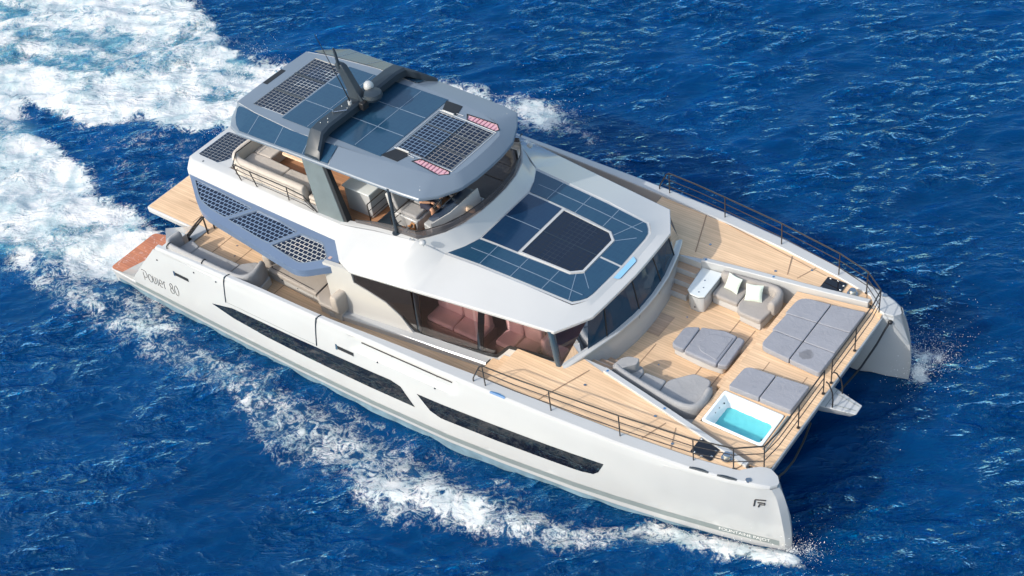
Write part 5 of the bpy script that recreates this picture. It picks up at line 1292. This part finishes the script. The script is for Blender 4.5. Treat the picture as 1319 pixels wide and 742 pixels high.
for s in (-1, 1):
    b = MB(); b.ball((hd_c[0] + .088, py + s * .03, 5.20), .012, 8, 6); b.build('eye', M['black'], body)
    b = MB(); b.ball((hd_c[0] - .005, py + s * .08, 5.19), .022, 8, 6); b.build('ear', M['skin'], body)
for s, hx, hy, hz in ((-1, -.82, -1.12, 4.62), (1, -.80, -.77, 4.60)):
    ch = [[(hx - .05, hy, hz, .03), (hx - .01, hy, hz + .005, .036), (hx + .025, hy, hz + .01, .034)]]
    for k in range(4):
        yy = hy + (-.03 + .02 * k); L = (.8, 1, .95, .7)[k]
        ch.append([(hx + .025, hy, hz + .01, .034), (hx + .045, yy, hz + .018, .0095), (hx + .045 + .022 * L, yy, hz + .005, .009), (hx + .045 + .018 * L, yy, hz - .022, .0085)])
    ch.append([(hx - .01, hy, hz + .005, .036), (hx + .0, hy + s * -.045, hz - .01, .011), (hx + .03, hy + s * -.05, hz - .02, .0095)])
    skinned('hand', ch, M['skin'], body, 1)

# ================================================================== the sea
rng = np.random.default_rng(11)
def vnoise(x, y, seed):
    n = 256; g = np.random.default_rng(seed).random((n, n))
    xi = np.floor(x).astype(int); yi = np.floor(y).astype(int); fx = x - xi; fy = y - yi
    fx = fx * fx * fx * (fx * (fx * 6 - 15) + 10); fy = fy * fy * fy * (fy * (fy * 6 - 15) + 10)
    a = g[xi % n, yi % n]; b = g[(xi + 1) % n, yi % n]; c = g[xi % n, (yi + 1) % n]; d = g[(xi + 1) % n, (yi + 1) % n]
    return (a * (1 - fx) + b * fx) * (1 - fy) + (c * (1 - fx) + d * fx) * fy
def fbm(x, y, seed, oct=4, rough=.5):
    s, amp, tot = 0, 1, 0
    for o in range(oct):
        s = s + amp * vnoise(x * 2 ** o + 17.3 * o, y * 2 ** o + 9.1 * o, seed + o); tot += amp; amp *= rough
    return s / tot
def axis(lo, hi, d, far):
    inner = list(np.arange(lo, hi + d, d)); out = [hi]; s = d
    while out[-1] < far: s *= 1.35; out.append(out[-1] + s)
    left = [lo]; s = d
    while left[-1] > -far: s *= 1.35; left.append(left[-1] - s)
    return np.array(left[::-1][:-1] + inner + out[1:])
ax = axis(-35, 22, .10, 2500); ay = axis(-17, 27, .10, 2500)
X0, Y0 = np.meshgrid(ax, ay, indexing='ij')
fade = np.clip(1 - (np.maximum(np.maximum(-35 - X0, X0 - 22), np.maximum(-17 - Y0, Y0 - 27)) / 60), 0, 1)
Z = np.zeros_like(X0); DX = np.zeros_like(X0); DY = np.zeros_like(X0)
base_dir = math.atan2(.803, -.596) + math.pi
for i in range(70):
    lam = .42 * (6.0 / .42) ** rng.random() ** 1.15
    th = base_dir + rng.normal(0, .42); k = 2 * math.pi / lam
    amp = .0105 * lam * (.8 if lam < .9 else 1) * (1 if lam < 1.5 else (1.5 / lam) ** .75) * rng.uniform(.5, 1.2)
    ph = k * (X0 * math.cos(th) + Y0 * math.sin(th)) + rng.uniform(0, 6.28)
    loc = .35 + 1.3 * fbm(X0 / (lam * 2.5) + 50 + i, Y0 / (lam * 2.5) + 70 + i * 3, 100 + i, 1) ** 1.5 if lam < 3 else 1.0
    a = amp * loc * (fade if lam < 60 else 1)
    Z += a * np.cos(ph); q = .95
    DX -= q * a * math.cos(th) * np.sin(ph); DY -= q * a * math.sin(th) * np.sin(ph)
# ---- foam and churned water masks
def seg_band(pts, X, Y):
    """distance to a polyline with width and strength along it: pts (x, y, width, strength)"""
    best = np.full(X.shape, -9.0)
    for (xa, ya, wa, sa), (xb, yb, wb, sb_) in zip(pts[:-1], pts[1:]):
        dx, dy = xb - xa, yb - ya; L2 = dx * dx + dy * dy
        t = np.clip(((X - xa) * dx + (Y - ya) * dy) / L2, 0, 1)
        d = np.hypot(X - xa - t * dx, Y - ya - t * dy); w_ = wa + (wb - wa) * t; s = sa + (sb_ - sa) * t
        best = np.maximum(best, s * np.clip(1.25 - d / w_, -1, 1))
    return np.maximum(best, 0)
def in_poly(poly, X, Y, soft):
    """soft inside-mask of a polygon"""
    ins = np.zeros(X.shape, bool); dist = np.full(X.shape, 1e9)
    n = len(poly)
    for i in range(n):
        (xa, ya), (xb, yb) = poly[i], poly[(i + 1) % n]
        c = ((ya > Y) != (yb > Y)) & (X < (xb - xa) * (Y - ya) / (yb - ya + 1e-12) + xa); ins ^= c
        dx, dy = xb - xa, yb - ya; t = np.clip(((X - xa) * dx + (Y - ya) * dy) / (dx * dx + dy * dy), 0, 1)
        dist = np.minimum(dist, np.hypot(X - xa - t * dx, Y - ya - t * dy))
    return np.clip(.5 + np.where(ins, dist, -dist) / soft, 0, 1)
wx = X0 + 1.1 * (fbm(X0 / 2.2, Y0 / 2.2, 301, 3) - .5); wy = Y0 + 1.1 * (fbm(X0 / 2.2 + 40, Y0 / 2.2 + 9, 311, 3) - .5)
near_band = [(12.15, -3.7, .22, 1.0), (11.3, -4.05, .35, 1.0), (9.3, -4.95, .42, .95), (7.2, -5.75, .60, .90), (5.2, -6.35, .95, .82), (3.4, -6.85, 1.3, .78), (1.6, -7.15, 1.45, .76), (-.6, -7.25, 1.4, .72), (-2.6, -7.0, 1.25, .68), (-4.4, -6.6, 1.15, .66), (-6.5, -6.6, 1.2, .60), (-9, -6.6, 1.2, .56), (-12, -6.5, 1.2, .58), (-16, -6.5, 1.0, .6)]
clump = fbm(X0 / 1.5 + 31, Y0 / 1.1 + 17, 501, 3); clump2 = fbm((X0 * .8 + Y0 * .6) / .55 + 13, (Y0 * .8 - X0 * .6) / .9 + 7, 521, 3)
brk = np.clip(.84 + 1.6 * (clump - .48), .45, 1.12) * np.clip(.92 + 1.3 * (clump2 - .48), .6, 1.1)
solid = np.clip((X0 - 7.5) / 3, 0, 1)
F = seg_band(near_band, wx, wy) * (brk * (1 - solid) + solid * np.clip(brk + .35, 0, 1))
thin_band = [(10.5, -4.25, .16, .75), (7, -5.15, .22, .5), (2, -5.75, .25, .45), (-3, -5.85, .35, .5), (-7, -5.85, .55, .55), (-11, -5.75, .7, .6)]
F = np.where(X0 < 8, np.minimum(np.maximum(F, .50 * np.minimum(seg_band(near_band, wx, wy) * 1.4, 1)), .80), F)
F = np.maximum(F, .8 * brk * seg_band(thin_band, X0 + .35 * (wx - X0), Y0 + .35 * (wy - Y0)))
far_band = [(12.2, 3.75, .35, 1.0), (11.8, 4.4, .5, .9), (10.0, 5.0, .3, .3), (6, 5.8, .4, .2), (1, 7.2, .5, .2), (-2.0, 8.5, .6, .45), (-4.6, 9.0, 1.25, .95), (-6.5, 8.6, 1.2, .9), (-10, 8.0, 1.0, .7), (-14, 7.5, .8, .6)]
F = np.maximum(F, seg_band(far_band, wx, wy) * np.clip(brk + .1, 0, 1))
wake_a = [(-11.9, -3.2), (-14.0, -2.7), (-16.9, -2.7), (-18.8, -1.9), (-21.1, -1.1), (-24, .0), (-27.5, 1.2), (-34, 3.0), (-60, 6), (-60, -16), (-34, -11), (-22, -8.2), (-16.5, -6.9), (-14.8, -6.2), (-12.0, -5.3)]
wake_b = [(-11.9, 5.5), (-13.8, 6.2), (-16.6, 6.8), (-18.4, 7.0), (-20.0, 7.6), (-24.0, 9.0), (-30, 11), (-60, 20), (-60, 7), (-34, 1.6), (-26, .2), (-22.4, -.1), (-20.6, .0), (-19.6, 1.0), (-18.6, 1.7), (-16.4, 1.9), (-15.4, 2.8), (-12.0, 3.2)]
W1 = in_poly(wake_a, wx, wy, 1.1); W2 = in_poly(wake_b, wx, wy, 1.1)
chop = fbm(X0 / .9 + 5, Y0 / .9 + 2, 451, 4)
big = fbm(X0 / 2.6 + 3, Y0 / 2.6 + 8, 401, 4)
strk = fbm((X0 * .9 + Y0 * .35) / 3.4 + 11, (Y0 * .9 - X0 * .3) / 1.1, 421, 4)
WK = np.maximum(W1, W2)
wk = WK * np.clip(1.20 - 3.2 * np.clip(big - .51, 0, 1) - 3.4 * np.clip(strk - .53, 0, 1) - 1.5 * np.clip(chop - .53, 0, 1) - .008 * np.clip(-X0 - 18, 0, 14), .15, 1.2)
F = np.maximum(F, wk)
lumps = fbm(X0 / .55 + 25, Y0 / .55 + 12, 461, 4)
# churned, paler water near the hull and in the wake
A = np.maximum(.85 * WK, .55 * seg_band([(3, -5.55, .4, .3), (-2, -5.75, .6, .5), (-6, -6.0, .95, .75), (-10, -6.1, 1.3, .85), (-13, -6.2, 1.4, .9), (-18, -7, 1.5, .9)], wx, wy))
A = np.maximum(A, .55 * np.clip(seg_band([(a, b_, c * 1.35, 1) for a, b_, c, d in near_band], wx, wy), 0, 1))
# churn between the hulls behind the platform
sp_ = in_poly([(-12.5, -3.3), (-12.5, 3.3), (-16.5, 2.4), (-20, .2), (-16.8, -2.6)], wx, wy, 1.5)
F = np.maximum(F, sp_ * (.20 + .5 * np.clip(chop - .45, 0, 1)))
A = np.maximum(A, .25 * sp_)
FF = np.clip(F, 0, 1)
Z += fade * (FF * (.05 + .14 * (chop - .42)) + WK * (.13 * (lumps - .45) + .45 * (big - .5)))
Z += .10 * seg_band(near_band, X0, Y0) * fade
Z -= .10 * seg_band([(10, -4.5, .3, .3), (6, -5.5, .5, .8), (1, -6.0, .6, 1), (-4, -6.0, .5, .8), (-8, -6, .4, .4)], X0, Y0)
calm = 1 - .55 * np.clip(np.maximum(WK, FF), 0, 1)
PX, PY = X0 + DX * calm * fade, Y0 + DY * calm * fade
Z = np.clip(Z, -1.2, .75)
nx_, ny_ = X0.shape
co = np.stack([PX, PY, Z], -1).reshape(-1, 3)
ii = (np.arange(nx_ - 1)[:, None] * ny_ + np.arange(ny_ - 1)[None, :]).ravel()
fc = np.stack([ii, ii + ny_, ii + ny_ + 1, ii + 1], 1)
me = bpy.data.meshes.new('sea')
me.vertices.add(len(co)); me.vertices.foreach_set('co', co.ravel().astype(np.float32))
me.loops.add(fc.size); me.loops.foreach_set('vertex_index', fc.ravel().astype(np.int32))
me.polygons.add(len(fc)); me.polygons.foreach_set('loop_start', np.arange(0, fc.size, 4, dtype=np.int32))
me.update(calc_edges=True); me.validate()
for nm, arr in (('foam', F), ('churn', A)):
    at = me.attributes.new(nm, 'FLOAT', 'POINT'); at.data.foreach_set('value', np.clip(arr, 0, 1.5).ravel().astype(np.float32))
me.shade_smooth()
sea = bpy.data.objects.new('sea', me); COL.objects.link(sea); sea['kind'] = 'structure'

m, t, p = new_mat('sea_water'); N = t.nodes.new
tc = N('ShaderNodeTexCoord')
def attr(nm):
    a = N('ShaderNodeAttribute'); a.attribute_name = nm; return a.outputs['Fac']
def math_(op, a, b=None, c=None, clamp=False):
    n = N('ShaderNodeMath'); n.operation = op; n.use_clamp = clamp
    for i, v in enumerate((a, b, c)):
        if v is None: continue
        if isinstance(v, (int, float)): n.inputs[i].default_value = v
        else: lk(t, v, n.inputs[i])
    return n.outputs[0]
def noise(scale, detail=6, rough=.55, dist=0.0, vec=None):
    n = N('ShaderNodeTexNoise'); n.inputs['Scale'].default_value = scale; n.inputs['Detail'].default_value = detail
    n.inputs['Roughness'].default_value = rough; n.inputs['Distortion'].default_value = dist
    lk(t, vec if vec is not None else tc.outputs['Object'], n.inputs['Vector']); return n.outputs['Fac']
def mixc(f, a, b):
    n = N('ShaderNodeMix'); n.data_type = 'RGBA'
    lk(t, f, n.inputs[0])
    for k, v in ((6, a), (7, b)):
        if isinstance(v, tuple): n.inputs[k].default_value = (*v, 1)
        else: lk(t, v, n.inputs[k])
    return n.outputs[2]
def sstep(x, lo, hi):
    n = N('ShaderNodeMapRange'); n.interpolation_type = 'SMOOTHSTEP'; n.inputs[1].default_value = lo; n.inputs[2].default_value = hi
    lk(t, x, n.inputs[0]); return n.outputs[0]
foam_a, churn_a = attr('foam'), attr('churn')
n1 = noise(1.6, 10, .62, .5); n2 = noise(5.5, 8, .65, .8)
rid = math_('SUBTRACT', 1.0, math_('MULTIPLY', math_('ABSOLUTE', math_('SUBTRACT', noise(2.3, 6, .6, 1.2), .5)), 5.0), clamp=True)
rid2 = math_('SUBTRACT', 1.0, math_('MULTIPLY', math_('ABSOLUTE', math_('SUBTRACT', noise(6.0, 5, .6, .8), .5)), 4.5), clamp=True)
lace = math_('MULTIPLY_ADD', rid, .50, math_('MULTIPLY', rid2, .28))
tex = math_('ADD', math_('MULTIPLY_ADD', n1, .85, math_('MULTIPLY', n2, .50)), lace)      # about .8 +- .3
fx_ = math_('ADD', math_('MULTIPLY', foam_a, 1.05), tex)
wsel = sstep(churn_a, .58, .80)
fm = math_('ADD', math_('MULTIPLY', sstep(fx_, 1.58, 2.04), math_('SUBTRACT', 1.0, wsel)), math_('MULTIPLY', sstep(fx_, 1.28, 2.20), wsel))
fm = math_('MULTIPLY', fm, sstep(foam_a, .04, .22))
thin = math_('MULTIPLY', sstep(math_('ADD', math_('MULTIPLY', churn_a, .8), math_('MULTIPLY', n1, .7)), .55, 1.25), .60)
deep = mixc(sstep(noise(.12, 3), .35, .65), (.0001, .031, .116), (.0001, .041, .148))
chn = mixc(sstep(churn_a, .35, .9), (.020, .105, .19), (.13, .36, .42))
col = mixc(thin, deep, chn)
white = mixc(sstep(math_('ADD', math_('MULTIPLY', noise(.75, 7, .62, .8), .7), math_('MULTIPLY', n1, .3)), .36, .60), (.36, .46, .50), (.64, .65, .655))
col = mixc(fm, col, white)
lk(t, col, p.inputs['Base Color'])
lk(t, math_('MULTIPLY_ADD', fm, .6, .03), p.inputs['Roughness'])
lk(t, math_('SUBTRACT', .85, math_('MULTIPLY', fm, .8)), p.inputs['Subsurface Weight'])
p.inputs['Subsurface Radius'].default_value = (.15, .6, 1.0); p.inputs['Subsurface Scale'].default_value = 2.6
p.inputs['Specular IOR Level'].default_value = 0.0
# ripples, stretched along the crests
mp = N('ShaderNodeMapping'); mp.inputs['Rotation'].default_value = (0, 0, -math.atan2(.596, .803)); mp.inputs['Scale'].default_value = (.55, 1.25, 1)
# rotate first, then stretch
mp1 = N('ShaderNodeMapping'); mp1.inputs['Rotation'].default_value = (0, 0, -math.atan2(.596, .803)); lk(t, tc.outputs['Object'], mp1.inputs['Vector'])
mp2 = N('ShaderNodeMapping'); mp2.inputs['Scale'].default_value = (.62, 1.35, 1); lk(t, mp1.outputs[0], mp2.inputs['Vector'])
r1 = math_('SUBTRACT', 1.0, math_('MULTIPLY', math_('ABSOLUTE', math_('SUBTRACT', noise(1.25, 4, .5, .35, mp2.outputs[0]), .5)), 5.5), clamp=True)
r1 = math_('POWER', r1, 2.2)
r2 = math_('SUBTRACT', 1.0, math_('MULTIPLY', math_('ABSOLUTE', math_('SUBTRACT', noise(3.1, 4, .5, .3, mp2.outputs[0]), .5)), 5.0), clamp=True)
r2 = math_('POWER', r2, 2.0)
gust = sstep(noise(.22, 3), .38, .64)
h = math_('ADD', math_('MULTIPLY', r1, math_('MULTIPLY_ADD', gust, .17, .02)), math_('MULTIPLY', r2, math_('MULTIPLY_ADD', gust, .06, .01)))
h = math_('ADD', math_('MULTIPLY', h, math_('SUBTRACT', 1.0, math_('MULTIPLY', fm, .8))), math_('MULTIPLY', math_('MULTIPLY', fm, n1), .10))
bp_ = N('ShaderNodeBump'); bp_.inputs['Strength'].default_value = 1.0; bp_.inputs['Distance'].default_value = 1.0
lk(t, h, bp_.inputs['Height']); lk(t, bp_.outputs[0], p.inputs['Normal'])
gl_ = N('ShaderNodeBsdfGlossy'); gl_.inputs['Color'].default_value = (.38, .74, 1.0, 1); gl_.inputs['Roughness'].default_value = .03; lk(t, bp_.outputs[0], gl_.inputs['Normal'])
fz_ = N('ShaderNodeFresnel'); fz_.inputs['IOR'].default_value = 1.33; lk(t, bp_.outputs[0], fz_.inputs['Normal'])
mxs = N('ShaderNodeMixShader'); lk(t, math_('MULTIPLY', fz_.outputs[0], math_('SUBTRACT', 1.0, math_('MULTIPLY', fm, .9))), mxs.inputs[0])
lk(t, p.outputs[0], mxs.inputs[1]); lk(t, gl_.outputs[0], mxs.inputs[2]); lk(t, mxs.outputs[0], t.nodes['Material Output'].inputs['Surface'])
me.materials.append(m)

# spray thrown up at the bows, along the near hull and at the sterns
def spray(name, srcs, seed):
    r_ = np.random.default_rng(seed); b = MB()
    oct_f = [(0, 2, 4), (2, 1, 4), (1, 3, 4), (3, 0, 4), (2, 0, 5), (1, 2, 5), (3, 1, 5), (0, 3, 5)]
    for (x, y, z, sx, sy, sz, n, smax) in srcs:
        for _ in range(int(n * 1.5)):
            e_ = r_.exponential(.75); c = np.array([x + e_ * r_.normal(0, sx), y + e_ * r_.normal(0, sy), z * .6 + e_ * abs(r_.normal(0, sz))]); s = .004 + smax * .75 * r_.random() ** 3
            b.add([c + s * np.array(d) for d in ((1, 0, 0), (-1, 0, 0), (0, 1, 0), (0, -1, 0), (0, 0, 1), (0, 0, -1))], [(0, 2, 4), (2, 1, 4), (1, 3, 4), (3, 0, 4), (2, 0, 5), (1, 2, 5), (3, 1, 5), (0, 3, 5)])
    o = b.build(name, M['foam_drop'], None, smooth=0, recalc=False); o['kind'] = 'stuff'; return o
M['foam_drop'] = pmat('white_water_drops', (.86, .88, .88), .5, var=.02)
spray('bow_spray', [(12.1, -3.6, .06, .16, .16, .14, 900, .014), (12.4, -3.35, .05, .26, .30, .12, 600, .010), (11.2, -4.15, .06, .7, .13, .09, 700, .013),
                    (12.15, 3.8, .1, .20, .34, .26, 1500, .014), (12.4, 4.5, .12, .34, .5, .24, 1100, .010), (11.5, 4.4, .15, .45, .45, .3, 500, .012)], 3)
spray('wake_spray', [(-12.6, -4.3, .12, .4, .8, .18, 900, .014), (-14.5, -4.6, .2, 1.2, 1.2, .16, 500, .016), (-13.0, 4.5, .2, .8, .9, .25, 600, .014), (-17, 5.0, .3, 1.5, 1.6, .2, 600, .015), (-17.5, 7.2, .15, 1.3, .4, .14, 500, .012),
                     (-15.5, 2.3, .1, 1.2, .6, .1, 300, .012), (-4.4, 9.2, .12, .9, .6, .15, 500, .014)], 4)
